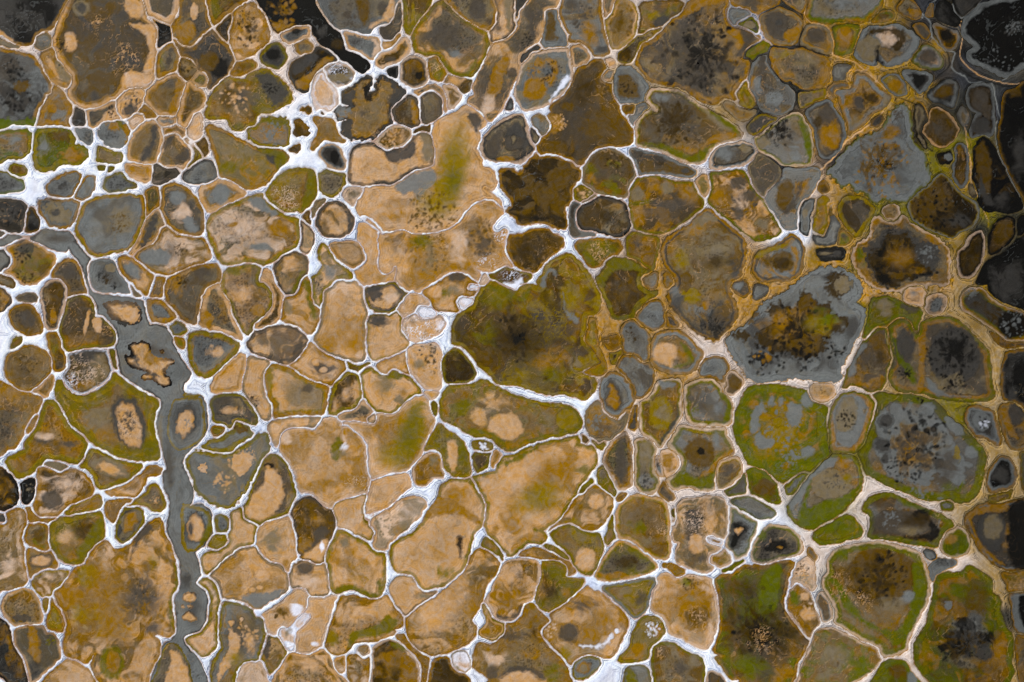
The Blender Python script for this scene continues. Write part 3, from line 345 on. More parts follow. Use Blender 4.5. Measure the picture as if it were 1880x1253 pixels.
C g3 g|910,90 930,80 1030,80 1060,110 980,160 940,190
C v4 s|990,170 1080,145 1120,200 1110,240 1060,220 1000,190|E m 1065 190 45 30
C o3 o ~n2|940,-60 1270,-60 1270,20 1180,80 1110,95 1030,60 940,20|M n 1090 10 100 60
C o2 m4 o2 m ~n1|1150,120 1200,90 1280,60 1340,90 1420,130 1450,180 1420,270 1370,320 1260,320 1200,280 1160,210|E n 1260 170 80 90;P o 1330,240 1420,180 1440,210 1410,290 1340,310;E s 1280 170 25 20
C o3 m ~n2|1310,-60 1500,-60 1490,20 1450,90 1380,50 1320,0
C m4 o3 m ~n1|1450,280 1480,210 1560,190 1640,230 1680,310 1670,370 1600,385 1500,350 1450,320|E n 1560 260 60 50
C o3 m ~o2 #j1|1210,400 1230,350 1400,370 1460,360 1560,400 1640,450 1650,530 1630,600 1570,640 1450,650 1380,600 1300,580 1240,500|M y 1300 400 100 40;M o 1350 550 120 50;M m 1480 460 130 80
C v4 y ~b1|1040,410 1100,340 1170,310 1210,320 1200,370 1150,420 1080,450
C g3 m ~n3 ~g1|1130,400 1190,400 1200,470 1250,560 1340,640 1390,700 1380,770 1330,820 1230,835 1150,800 1120,720 1060,650 1060,560 1090,480|E g 1240 720 70 50;M o 1090 600 30 70;E n 1160 480 30 70;M g 1120 620 40 60;V n 1240 640 120
C m3 o3 m|880,770 920,750 980,790 1060,810 1095,790 1090,840 1020,880 950,850
C y4 o ~v1|985,640 1040,600 1070,690 1095,740 1090,800 1020,800 975,740
C y3 n|1060,920 1120,860 1200,850 1260,870 1200,920 1120,980 1070,970
C y3 m|1435,700 1520,680 1610,655 1600,720 1520,760 1450,780
C p3 v3 m ~b2|230,940 240,880 310,810 380,820 310,740 320,680 400,660 500,665 600,690 680,770 780,830 880,880 970,940 1000,990 960,1030 880,1030 810,1060 770,1110 720,1180 650,1190 560,1170 440,1110 330,1090 240,1060|S d 520 900 190 22;S n 560 880 170 12;M o 600 1100 150 40;P v 270,1050 440,1100 560,1160 650,1190 720,1180 770,1100 740,1080 640,1140 500,1080 350,1050;P o 800,1000 960,960 1000,1000 900,1030 780,1060 720,1100 740,1050;M g 420 720 80 40;P m 700,780 780,830 880,880 960,950 900,960 780,880;P v 760,810 880,870 970,930 990,1000 940,960 850,900;X d 520 900 230
C p2 v3 m ~g2|1115,1020 1180,960 1270,900 1370,840 1430,840 1480,900 1510,960 1520,1050 1510,1150 1500,1210 1400,1220 1300,1200 1200,1150 1130,1090|M d 1290 960 130 60;S k 1290 970 110 13;M g 1400 1100 90 100;P v 1430,860 1480,930 1520,1150 1490,1170 1450,980;M m 1180 1050 60 60;X k 1280 960 130
C p2 g2 k2 n|790,1200 800,1130 850,1090 930,1060 1030,1050 1090,1080 1100,1130 1060,1180 980,1210 890,1240 800,1240|M g 880 1130 70 50;E m 1030 1090 60 25
C g3 s3 m ~n2|1490,870 1500,810 1560,760 1640,750 1700,830 1760,920 1760,1010 1720,1100 1640,1160 1590,1150 1560,1050 1540,950|E o 1660 1010 70 90;M o 1660 990 80 130;E n 1630 850 60 70;M d 1560 900 30 60
C o3 s2 g ~o1|1650,660 1730,600 1800,640 1700,650 1680,700 1700,720|
C n3 g|1690,500 1750,480 1800,490 1760,540 1750,590 1700,600
C v4 y3 o ~g1|1690,180 1760,170 1850,180 1860,250 1850,320 1790,380 1700,385 1690,300|E o 1765 270 55 70
C o4 v3 m ~g3|1490,110 1490,40 1530,-60 2000,-60 2000,100 1880,160 1780,170 1700,180 1620,170 1530,150|M g 1750 20 160 70;P v 1500,110 1560,130 1700,140 1780,160 1700,180 1620,170 1530,150;M m 1600 70 80 60
W 6|905,60 920,190 1000,220 1080,245 1140,290
W 4|300,690 320,760 385,818
W 4|225,770 260,758
T 1110 313
C v3 b ~o2|190,160 230,80 330,50 450,70 500,90 590,90 660,120 690,170 725,250 650,320 560,380 480,430 370,455 250,430 200,350 190,250|E m 460 130 45 40;E m 240 180 50 45;M o 620 180 80 80;M n 460 250 180 50;S n 500 230 70 6;V t 380 200 70
W 3|190,235 270,240 340,215
C t2 y ~b1|680,80 730,40 770,90 790,130 760,180 720,170 680,130
C v3 b ~o2 ~t1|770,70 800,20 900,0 1000,0 1050,60 1090,150 1160,200 1200,290 1270,390 1290,450 1230,490 1130,520 1060,470 960,400 880,330 800,270 770,200|E n 980 90 60 50;M p 1000 200 60 80;E n 1060 190 60 40;S n 1020 260 110 12;M o 830 170 50 80;E n 980 310 40 50;M m 1150 400 90 60;M v 1150 490 90 30
C m2 n ~n2|1070,-20 1120,-100 1180,-100 1260,-40 1290,20 1270,80 1200,140 1160,190 1100,120
C g3 m ~g3|1190,180 1250,110 1320,50 1330,-10 1560,-10 1570,50 1540,110 1490,190 1430,260 1410,340 1400,420 1350,430 1300,400 1250,310 1190,230|P b 1280,120 1340,70 1380,100 1380,200 1320,300 1260,240;M o 1450 140 60 80;P n 1310,300 1380,220 1420,120 1440,130 1390,260 1330,330;M g 1300 -10 60 40
C k2 g3 g|1430,380 1430,280 1470,230 1530,225 1530,280 1500,340 1500,420 1480,465 1440,440|E m 1470 320 20 40
C o2 b|1580,100 1610,85 1640,140 1600,160 1580,140
C y4 o ~v1|1550,380 1560,260 1600,200 1640,220 1650,300 1660,340 1640,420 1590,470 1550,450
C s2 g|1535,480 1560,470 1610,490 1640,430 1640,330 1620,250 1650,250 1670,330 1700,370 1720,430 1700,530 1640,540 1560,530
C k6 s|1570,590 1650,580 1740,580 1755,620 1740,650 1660,655 1600,650|E m 1630 610 50 10;E s 1710 610 30 15
C o2 v4 y|1720,440 1790,470 1810,500 1760,540 1720,530|M n 1760 480 40 30
C o4 s3 o ~b2 ~m1 #j1|430,620 440,540 500,480 600,420 680,340 740,290 830,340 930,420 1010,500 1030,600 1010,720 970,800 910,850 920,920 960,1000 960,1080 900,1150 840,1220 790,1240 720,1210 640,1150 560,1060 490,970 470,900 530,850 520,780 460,720|P m 600,420 740,310 830,370 760,370 700,440 760,450 680,470 550,480;M o 640 440 80 60;M y 560 650 80 80;P m 650,570 740,580 840,530 930,570 800,600 700,620;M m 880 740 120 90;E y 640 920 70 50;M s 800 1080 170 160;M g 720 1020 100 60;X k 800 1130 150;M g 520 900 50 90;M s 950 720 60 110;M s 530 980 60 90;M d 800 680 150 60;V s 780 1080 150;P o 720,970 760,960 750,1030 710,1020
C o3 s3 g ~o2|1110,640 1150,600 1280,550 1370,480 1430,520 1460,580 1450,650 1430,740 1360,800 1260,800 1180,815 1120,780 1100,730|P b 1160,650 1240,610 1340,600 1380,650 1380,720 1310,750 1240,720 1180,700;E d 1300 680 60 40;P o 1370,560 1420,590 1420,660 1390,760 1400,660 1370,600;P y 1100,600 1250,560 1350,540 1330,570 1200,600 1130,640
C n2 g|1110,845 1190,860 1180,900 1130,935 1100,930
C o2 n ~g1|930,800 1000,810 1040,840 1055,890 1020,920 980,900 940,860|E g 975 845 38 32
C o2 g|290,1000 350,965 410,980 440,1050 430,1120 370,1160 300,1140 240,1080 250,1040
C o2 g|130,1180 180,1115 240,1140 310,1210 330,1290 320,1370 270,1410 220,1350 160,1340 130,1270|S d 200 1210 60 8
C o2 m ~g2|280,790 320,770 380,760 370,850 330,870 300,840
C o3 m|440,770 470,760 490,820 450,850
C o3 n|460,1060 490,1080 530,1140 490,1140 465,1120
T 1110 626
C o4 g5 m ~t1|330,20 400,-50 520,-70 620,-10 680,60 710,110 680,190 620,230 540,240 440,220 370,180 335,110|E t 450 90 100 80;P v 560,20 640,90 650,150 560,200 500,190 600,150;M t 470 170 60 30;M o 560 100 60 70
C o2 g ~g1|700,190 740,150 800,130 860,140 900,190 900,220 880,270 890,330 860,290 800,260 750,260 715,250
C p2 o ~n2|895,270 930,240 980,265 1005,300 985,350 940,385 900,370 880,320|E b 945 310 45 50
C p3 v4 o ~b1|270,460 330,430 380,370 400,310 440,290 550,300 560,380 555,480 545,570 490,650 430,740 400,770 350,740 300,700 270,640 265,540|P g 400,300 440,290 520,310 500,340 420,345;E y 410 530 90 120;M m 420 530 60 70;P s 530,480 545,570 430,740 420,720 520,570
C p3 v5 m ~g2|600,340 680,300 780,290 830,330 860,390 920,440 930,520 910,600 840,620 720,620 640,600 600,530 595,430|S v 640 500 60 5;P v 830,360 920,440 920,560 870,600 890,480;M g 830 500 40 60;M n 690 470 60 70
C p3 v6 m ~g2|500,720 560,640 640,640 760,650 870,650 890,700 930,780 935,830 850,870 815,930 800,1080 700,1085 620,1060 520,1080 470,1040 480,1000 530,960 560,900 540,820 480,770|E b 700 820 110 110;E k 705 800 25 30;M g 830 700 50 60;P v 550,960 700,1000 840,900 800,1080 640,1060 520,1030;P o 700,1000 850,850 930,800 930,840 850,880 800,960
C p2 y2 o ~n2|840,900 900,865 970,870 1000,910 1000,960 960,1020 900,1065 830,1070 815,1000|M n 910 940 50 50
C p3 t ~o2|420,820 460,805 510,830 545,870 545,930 500,980 450,980 430,930 410,880|E o 465 890 35 50
C p2 n ~g1|365,880 390,855 410,900 430,980 390,980 355,940
C o2 n ~o1|405,1110 435,1045 470,1090 500,1150 470,1165
C v8 v6 v ~o1|1000,470 1050,370 1100,340 1220,330 1340,340 1430,365 1490,380 1540,460 1620,500 1640,600 1640,720 1650,830 1600,880 1520,950 1440,960 1380,1000 1310,1040 1230,980 1140,930 1060,890 1020,820 980,740 955,660 970,560|M o 1280 620 230 230;M y 1300 640 160 160;P g 1090,520 1150,440 1180,520 1130,560 1130,660 1080,670 1080,580;P g 1190,470 1220,400 1250,400 1240,470 1210,480;P g 1270,450 1310,410 1320,460 1290,480;P g 1340,480 1380,440 1460,510 1440,590 1380,620 1340,560;E g 1490 440 45 60 -10;P g 1090,700 1140,680 1180,720 1250,720 1240,770 1180,800 1110,770;P g 1440,800 1490,770 1550,800 1500,850 1450,860;S g 1270 600 190 10;S g 1380 830 120 12;E y 1270 600 40 30
C v3 o6 g3 m|1690,480 1750,400 1860,390 1960,420 2010,460 1990,560 1950,680 1920,760 1850,800 1750,820 1660,800 1650,700 1640,560|P g 1690,500 1750,410 1850,390 1900,430 1910,520 1880,660 1830,760 1740,770 1700,720 1700,640 1670,560;P m 1710,520 1760,430 1840,420 1860,520 1820,640 1760,670 1700,640;S k 1780 570 70 9
C p2 t3 o ~t2|1520,350 1560,315 1640,310 1680,350 1680,390 1640,430 1570,440 1530,410
C v6 m ~g1 ~o1|1370,1190 1440,1090 1520,990 1600,890 1680,850 1800,840 1860,880 1890,970 1880,1080 1820,1170 1740,1252 1660,1330 1560,1380 1470,1370 1400,1330 1350,1240|P g 1350,1130 1500,960 1660,860 1720,880 1620,960 1540,1010 1470,1130 1400,1220 1360,1240;E m 1660 1060 150 110;M o 1740 940 90 80;P v 1500,1060 1520,1040 1480,1230 1600,1180 1740,1150 1860,1080 1800,1190 1700,1290 1560,1380 1470,1370 1420,1320;S n 1690 1020 90 6;M y 1780 1000 50 60
C v4 g|1340,1060 1400,1000 1480,980 1440,1040 1380,1110 1340,1120
C v4 v ~b2|1065,960 1130,950 1200,990 1250,1060 1270,1130 1285,1180 1220,1180 1150,1140 1090,1100 1060,1020|E b 1180 1080 80 60
C v3 g ~n2|890,1110 950,1060 1010,1010 1040,990 1035,1080 1020,1120 950,1140|
C v3 g ~n1|935,1175 1010,1150 1080,1155 1150,1200 1240,1252 1220,1290 1130,1305 1060,1270 990,1230
C t3 y3 o ~b2|120,1210 170,1160 250,1140 330,1160 430,1180 470,1280 470,1400 465,1580 400,1590 300,1540 200,1470 100,1430 80,1380 90,1290|M v 250 1370 110 70;M m 330 1470 90 50;V t 400 1400 80
C p2 m ~t2|540,1240 580,1180 680,1160 800,1160 850,1170 890,1220 910,1300 915,1400 880,1440 790,1430 740,1430 750,1470 830,1510 830,1560 760,1590 760,1640 800,1660 740,1700 640,1660 540,1620 530,1560 550,1490 510,1460 500,1400|M n 660 1400 80 200;M s 650 1300 60 80;M n 700 1600 80 60;V p 640 1270 130;V p 720 1400 120;M t 790 1290 70 120;P t 640,1430 720,1440 730,1540 650,1560 620,1500;M o 560 1480 40 60
C v1 v|505,1260 520,1250 520,1330 508,1340
T 1110 939
C p2 v3 g|915,60 930,-20 1010,20 1100,80 1115,110 1080,200 1030,310 950,345 925,290 900,240|P s 920,110 950,70 1040,90 1060,140 1010,240 980,290 930,280 915,220;P k 940,90 960,85 1040,110 1045,140 1000,190 960,260 930,250 940,190 960,140;P t 965,130 1000,120 1020,140 980,170 960,150
C p3 v4 n ~m2|1140,190 1200,120 1260,110 1350,130 1420,190 1445,260 1420,310 1330,330 1200,370 1110,365 1085,330 1100,250|P k 1180,260 1250,225 1330,210 1350,260 1310,300 1230,300 1190,290;E o 1290 265 18 10;M v 1150 180 50 60
C p2 o ~v2 ~t1|770,330 820,300 890,290 930,330 925,380 850,400 780,385
C w2 o ~b1|760,200 800,190 850,215 840,235 790,240 760,225
C o4 b ~o2 ~v1|810,520 860,480 940,465 990,430 1030,405 1090,415 1110,400 1200,410 1320,375 1390,380 1370,440 1340,490 1335,580 1310,640 1310,710 1370,790 1430,860 1480,930 1470,1000 1420,1100 1390,1252 1370,1330 1010,1330 1000,1230 930,1220 870,1150 820,1080 870,1060 800,1020 830,900 850,780 850,650 820,580|M b 950 550 120 80;P v 1200,420 1300,400 1290,560 1260,700 1150,740 1130,560;M b 930 850 60 150;M d 1060 600 110 120;S k 1140 830 220 26;V t 1080 860 60;V t 1100 990 70;V t 1230 960 60;E k 1170 920 60 50;M v 1050 1130 170 110;M o 1300 1200 80 70;M k 1160 830 170 140;M v 1150 760 200 260;M n 1350 620 40 60;M d 1160 860 260 260;X d 1160 880 300;X k 1165 880 150;V t 1150 900 75
C p3 t ~o2 ~m1|345,650 360,600 400,540 400,490 440,460 490,480 510,500 600,480 700,490 780,520 810,600 825,680 830,800 820,880 790,960 740,1010 650,970 560,920 490,890 450,800 420,760 350,720|E o 660 700 130 190;M b 670 760 120 110;M m 640 640 80 60;V t 640 820 150;M p 730 560 70 60;M p 780 860 30 80;M v 600 520 60 40;S d 630 525 60 6
C v4 o ~b2 ~m1|360,1070 370,1000 430,975 520,985 620,1050 700,1080 725,1140 730,1200 700,1310 390,1310 360,1180|M n 560 1150 90 70;M m 640 1100 60 80;V t 430 1040 60
C v2 g ~m1|165,1170 230,1135 290,1150 330,1190 360,1310 165,1310|P v 165,1170 200,1160 240,1220 260,1310 165,1310
C p2 b ~n1|780,1190 830,1200 880,1252 900,1310 750,1310 760,1220
C p3 p ~m2|1390,470 1430,390 1490,345 1525,380 1530,450 1540,540 1520,570 1460,540 1400,530 1370,560|V t 1460 460 110;S d 1450 430 60 6
C p1 o ~b2|1350,650 1370,570 1410,535 1450,550 1500,610 1510,650 1530,690 1560,770 1565,820 1530,860 1490,920 1440,870 1380,800 1350,720|M v 1390 640 50 90;P t 1440,600 1490,600 1500,650 1450,650;S p 1510 720 50 14;M t 1480 760 60 50
C p2 g2 o ~n2|1565,630 1590,610 1640,650 1670,710 1660,770 1620,800 1590,770 1570,700
C o2 m|1495,290 1510,280 1545,340 1530,350 1500,320
C o2 o ~v1|440,395 520,400 580,440 570,465 530,475 500,430
C v2 v|870,435 950,390 1010,370 960,410 900,435
T 1410 939
C p3 v8 o ~b2 ~m1|440,380 480,310 560,270 680,250 800,235 900,250 1020,280 1110,330 1160,420 1175,560 1150,680 1090,800 1040,920 1010,1010 950,1040 850,1060 830,1000 740,950 620,890 540,830 495,810 495,740 450,640 415,560 420,490 450,450|E b 830 480 260 200;M b 850 560 250 260;S k 830 520 200 16;S k 850 420 130 24;M g 1020 640 70 60;M m 900 700 120 110;P v 420,490 500,560 560,700 700,830 850,900 950,1000 1040,900 1130,700 1160,560 1110,400 1060,400 1070,560 1020,780 940,880 820,860 680,760 580,620 500,500;V t 520 540 120;V t 700 660 90;V y 860 900 120;M v 560 310 90 60;E g 1035 620 40 40;X d 840 500 230
C v4 v2 v|345,190 380,120 440,80 520,50 600,40 650,90 690,160 640,190 540,215 440,235 380,230|P y 600,160 640,130 640,60 660,90 660,150 620,175;M v 500 120 120 60
C v5 v3 b ~g1|760,100 750,20 700,-10 760,-90 850,-130 930,-110 1050,-50 1180,0 1280,40 1360,110 1310,150 1250,250 1100,240 960,210 840,195 750,190|E n 1000 80 230 90;M m 1050 140 120 50;E k 1120 30 70 45;P k 1180,60 1250,120 1240,190 1180,215 1000,190 1130,180 1200,150;S g 900 60 70 8;M d 1080 60 130 70
C p2 v5 v ~o1|1260,220 1300,160 1370,130 1420,130 1460,180 1470,260 1440,310 1350,320 1280,290|M o 1350 220 80 50
C g2 g|1200,400 1260,360 1340,360 1380,380 1300,420 1240,460 1210,500 1195,460
C s1 g|1150,300 1200,300 1225,340 1190,350
C v6 v3 b ~v2 ~o1|1240,500 1310,460 1420,460 1480,400 1560,450 1640,520 1630,600 1690,650 1700,760 1740,860 1790,950 1780,1100 1800,1180 1760,1260 1700,1310 1300,1310 1200,1250 1110,1150 1080,1070 1090,960 1160,860 1180,780 1210,660|M b 1500 700 130 260;M g 1480 840 150 90;P k 1380,820 1450,770 1530,810 1540,860 1500,890 1420,880;P k 1240,990 1300,980 1340,1010 1280,1030;E s 1600 1040 70 55;P d 1290,920 1400,880 1600,900 1660,960 1600,980 1500,1000 1450,1100 1370,1120 1340,1030;P k 1550,900 1650,890 1650,960 1570,950;S k 1450 970 200 14;M m 1440 1100 120 60;M v 1370 600 130 110;E g 1330 690 30 30;M y 1150 1050 50 120;M o 1700 1000 60 160;X s 1480 950 250;X k 1440 1000 170
C p2 o ~v2|330,960 350,900 400,870 480,870 560,910 680,970 780,1020 815,1080 780,1140 700,1200 620,1252 580,1310 220,1310 240,1200 280,1080|M v 680 1120 110 90;M m 480 1060 110 90;M m 400 1180 80 60
C v6 v3 v ~b1|840,1130 900,1100 1000,1110 1040,1180 1100,1252 1120,1310 760,1310 800,1200|E b 950 1170 60 50;E g 1060 1230 40 60
C o3 g3 n ~k2 ~s1|1460,40 1520,-20 1620,-60 1760,-60 1960,-60 1960,400 1880,420 1780,430 1700,400 1620,340 1540,240 1480,140|E m 1640 130 80 110;M o 1740 200 40 130;E s 1640 150 110 150;E m 1650 120 70 90;P k 1780,-60 1960,-60 1960,400 1820,410 1760,300 1770,100;P o 1460,40 1560,-30 1760,-50 1740,0 1560,20 1500,60 1540,200 1640,310 1750,400 1680,380 1560,260
C o4 y ~t1|1725,460 1800,460 1960,440 1960,580 1780,590 1760,540
C o2 g3 k|1800,600 1960,600 1960,920 1870,910 1820,860 1795,720|P g 1805,600 1850,600 1840,720 1880,850 1960,880 1960,900 1850,900 1810,800
C o3 m ~o1|1830,930 1960,930 1960,1310 1880,1310 1850,1180 1830,1050
T 1410 0
C g3 g5 k ~k2|1430,200 1450,130 1530,60 1650,10 1780,-10 1960,-20 1960,480 1880,490 1800,540 1730,560 1650,520 1580,490 1490,450 1470,390 1530,340 1470,290 1430,250|S s 1800 190 80 18;S g 1800 200 60 5;S g 1680 520 150 7
C k2 s|1370,20 1400,-60 1560,-60 1540,20 1490,90 1430,110 1390,80
C k4 k ~s2|1240,60 1280,20 1330,30 1370,90 1410,140 1400,180 1360,200 1300,180 1240,120
C o2 s m ~o1|955,60 1000,0 1060,10 1110,80 1110,120 1070,135 1000,110|E o 1070 95 40 30
C o2 o ~v1 ~n1|770,120 820,90 890,85 920,110 900,145 830,145 770,155|E b 850 115 40 16
C o2 m|1170,80 1200,40 1210,100 1190,120 1165,110
C g5 g3 m ~n2 ~g1|660,290 700,230 760,200 860,200 960,190 1040,230 1100,290 1080,370 1020,430 940,470 870,480 830,450 800,390 790,470 720,460 650,420 640,360|E m 740 360 90 90;M p 890 280 90 60;P d 750,210 980,210 1010,270 970,360 900,340 960,290 880,240 760,250;P g 950,460 1020,430 1080,370 1100,290 1060,240 1060,300 1000,390 900,440 870,480;P k 800,350 815,350 830,430 860,470 800,460 790,480
C o3 n ~m1|1080,190 1140,180 1180,240 1160,280 1120,250
C g3 o3 d ~n2|1220,190 1280,190 1370,230 1395,270 1370,340 1330,365 1290,340 1250,260|E k 1310 260 40 50
C v3 g6 t ~n2|1075,450 1090,390 1140,345 1190,345 1240,390 1280,450 1260,500 1200,500 1130,480|E n 1170 415 70 55
C g3 y ~m1|840,590 900,560 960,570 1000,640 1010,690 960,700 900,670 860,620|E o 930 630 50 45
C g6 s|1000,540 1060,530 1160,540 1200,560 1180,620 1120,680 1080,640 1030,590|P k 1060,540 1160,560 1150,610 1110,650 1080,620;M g 1050 580 30 30
C k2 g6 s ~b1|1185,700 1230,650 1300,600 1370,605 1385,650 1370,740 1350,780 1290,760 1210,740|E b 1290 680 60 40 -15
C k2 m3 n|1100,780 1130,790 1140,860 1120,920 1100,1000 1120,1060 1160,1090 1150,1040 1100,960 1080,860
C t2 b ~d2|1140,960 1190,900 1200,820 1230,800 1300,820 1350,870 1390,960 1370,1000 1300,1060 1250,1080 1200,1040 1160,1000|M n 1240 960 70 60
C k2 g4 m|1400,830 1430,790 1470,850 1460,920 1440,930 1410,890
C g3 s2 b ~d2|1370,1120 1390,1070 1430,1065 1460,1110 1465,1252 1450,1350 1410,1370 1370,1320 1365,1220
C k5 d|1260,1150 1300,1130 1350,1130 1360,1180 1310,1200 1270,1190|E g 1320 1160 30 26
C g4 k2 d ~n2|1480,650 1560,620 1640,650 1650,800 1650,940 1630,990 1560,980 1500,1000 1490,940 1530,860 1560,840 1500,800 1470,740|E n 1560 740 55 80;E k 1580 910 35 40;E s 1560 930 70 60
C k4 k ~b1|1530,1070 1580,1010 1630,1060 1690,1150 1750,1300 1850,1480 1860,1530 1780,1560 1700,1545 1600,1540 1540,1460 1510,1330 1520,1200|P b 1530,1070 1590,1040 1640,1200 1620,1400 1560,1350 1530,1220;S g 1580 1400 60 14;P s 1560,1280 1600,1400 1660,1500 1600,1500 1550,1400;M s 1700 1450 70 110
C o1 b3 k ~k1|1740,700 1820,660 1960,660 1960,1560 1870,1450 1800,1300 1730,1150 1700,1000 1720,850|M b 1810 700 60 60;M s 1850 1100 70 200
C v2 g8 g ~g1 #j3|890,870 950,790 1000,790 1040,850 1050,960 1060,1040 1140,1120 1150,1200 1175,1290 1160,1360 1120,1370 1080,1420 1010,1470 940,1480 860,1450 780,1480 720,1420 640,1390 600,1340 540,1360 500,1300 440,1260 500,1200 540,1140 620,1060 700,1010 800,980|M b 830 1170 190 220;S k 850 1180 150 22;S o 840 1240 210 16;M o 900 1000 70 110;V g 850 1200 160;S n 960 840 50 4;E g 1140 1305 50 45;X b 840 1180 260;X k 850 1190 90
C o3 g6 o ~b2|500,690 580,660 640,620 650,560 720,560 790,640 850,690 890,720 840,790 770,820 700,900 620,960 590,980 580,900 560,820 530,750|P g 480,700 560,700 640,640 620,600 500,680;M o 640 740 120 100;E s 670 750 35 60;P d 690,600 720,700 780,690 820,740 790,760 700,740;M m 640 880 60 60;P m 850,690 900,720 880,790 840,800
C o2 n|770,890 820,860 840,880 800,930 765,920
C y3 y3 n ~d2|540,1490 600,1450 700,1470 780,1530 750,1590 700,1680 640,1730 570,1640 530,1560|
C g2 y2 d ~k1 ~b1|1040,1500 1100,1420 1200,1340 1270,1290 1340,1340 1430,1430 1520,1500 1540,1580 1500,1650 1400,1700 1350,1740 1260,1710 1150,1660 1060,1590|M b 1280 1460 90 90;S k 1090 1520 50 12;M s 1380 1620 130 60;M b 1260 1360 90 40;S k 1250 1600 190 16
C p2 o ~t2|850,1550 880,1520 930,1510 960,1540 950,1600 910,1620 860,1600
C s1 m|1485,1360 1510,1350 1530,1400 1540,1450 1500,1430
T 1410 313
C p3 o3 m ~o2 #j2|780,360 830,340 870,370 960,370 1000,350 1090,420 1190,470 1260,520 1320,590 1330,700 1320,820 1200,860 1080,860 980,890 880,880 780,850 700,780 640,700 630,600 680,530 750,480|P s 720,560 840,430 900,410 1020,430 1100,500 1240,560 1270,620 1250,700 1230,780 1080,790 960,830 880,850 790,810 760,740 710,650;P d 740,630 820,560 850,500 900,460 1010,470 1070,560 1090,650 1160,700 1240,760 1100,770 960,830 890,840 800,800 780,740 740,680;M o 960 640 110 120;M o 1060 740 100 40;P b 880,560 920,510 1000,510 1030,600 1060,680 1120,730 1040,760 940,790 880,770 850,690;P k 860,560 800,600 850,620;P k 780,700 850,700 800,740;P k 800,780 860,770 880,820 830,810;P k 1080,760 1200,750 1230,775 1120,785;M b 960 620 120 120;E s 1170 600 90 80;S k 890 460 50 6;S g 1170 600 80 10;M v 690 620 40 110;X k 960 650 250;Z o 970 650 120 90
C p3 k3 d ~k2|1450,560 1500,480 1560,450 1580,520 1570,640 1530,740 1480,780 1420,770 1400,700 1400,620
C p2 o4 v2 d ~s2|1420,940 1470,880 1560,870 1620,920 1700,980 1780,1010 1880,1040 1960,1080 1960,1240 1800,1252 1720,1240 1640,1150 1520,1070 1430,1010|S g 1500 900 60 7;E k 1800 1130 110 100;S g 1800 1130 110 9;M s 1530 920 80 60
C k2 k ~s1|1620,830 1540,820 1600,700 1700,620 1800,540 1960,440 1960,1040 1840,1010 1740,980 1640,900|M s 1780 820 140 160
C k2 k2 b ~k2|1640,460 1700,370 1780,350 1820,400 1790,500 1720,580 1640,620 1630,550|E b 1740 430 60 60
C k1 k|1830,400 1870,350 1960,350 1960,440 1850,470
C g2 g5 g ~s1 ~g1 #j2|-50,1010 0,960 130,910 280,780 380,730 480,720 580,750 650,810 685,870 670,930 600,980 680,1010 720,1070 700,1160 630,1252 590,1330 550,1380 530,1460 520,1530 400,1550 300,1530 200,1520 60,1530 -30,1550 -130,1530 -190,1450 -230,1390 -270,1330 -290,1260 -240,1190 -150,1130|E d 520 840 90 90;E m 550 840 60 60;P d 0,1020 90,980 200,1000 240,890 300,900 360,980 450,980 470,1040 580,1090 520,1180 430,1240 420,1310 340,1370 230,1370 120,1330 20,1330 -60,1290 -90,1220 -20,1160 50,1120;P b 60,1050 150,1000 220,1020 260,920 320,930 360,1000 440,1030 480,1090 520,1110 440,1190 400,1260 340,1320 240,1330 140,1300 60,1290 20,1200;M o 180 1120 190 130;M y 380 1140 120 90;M k 260 1150 110 70;S k 230 1170 220 18;M v 400 1090 100 80;E b -100 1070 30 25;E b -120 1110 25 20;E d -190 1210 50 35;E k -60 1380 60 40;S k 0 1370 140 16;S k 280 1380 120 16;S k 500 1330 80 8;M g 530 1280 60 120;M p -200 1480 40 60;V s -50 1000 150;E b 240 1120 60 50;S o -30 1340 80 20;X k 260 1170 190;Z y 330 1120 90 70 
C v2 o ~b1 ~n1|560,1590 580,1520 600,1450 650,1380 700,1270 760,1200 850,1170 880,1252 890,1360 880,1450 850,1550 820,1600 770,1620 700,1590 620,1560|M n 740 1390 110 100;P g 620,1360 680,1290 720,1300 640,1380 640,1480 590,1500;M b 800 1280 70 90;M d 820 1380 40 80;M m 790 1470 60 60;M o 700 1570 80 30
C v3 v1 v|760,990 790,940 880,940 960,970 1000,980 1090,1010 1120,1060 1090,1130 1100,1180 1020,1080 940,1080 850,1130 790,1150 740,1210 700,1230 740,1110|E m 850 990 60 40;P m 830,1040 900,1010 920,1040 860,1070;P n 980,980 1090,1010 1080,1040 1010,1030
C p2 t4 t|1010,870 1040,850 1130,850 1150,900 1140,980 1080,990 1020,980 1000,920|M g 1080 900 60 40
C p2 t5 g|1170,940 1230,910 1290,930 1300,990 1260,1040 1200,1050 1160,1010
C s1 g|1185,845 1215,838 1245,855 1215,870
C v5 o6 m ~n2|900,1252 900,1150 960,1100 1020,1110 1060,1180 1090,1230 1130,1130 1230,1090 1340,1090 1440,1150 1530,1252 1610,1330 1620,1420 1640,1550 1650,1640 1620,1680 1500,1690 1380,1680 1250,1670 1140,1630 1000,1620 930,1590 890,1500 930,1380|E s 1000 1290 80 130;M n 990 1450 80 120;P v 930,1240 980,1380 1050,1430 1090,1560 1050,1560 1000,1450 950,1400;S k 1010 1490 60 8;P o 1110,1250 1160,1250 1150,1500 1130,1620 1090,1610 1120,1450;E s 1370 1360 190 210;M k 1370 1300 120 110;M m 1300 1550 190 80;S k 1340 1350 180 14;S k 1370 1580 90 10;P g 1160,1520 1230,1560 1300,1640 1500,1660 1300,1660 1200,1630;X k 1360 1330 200
T 1410 626
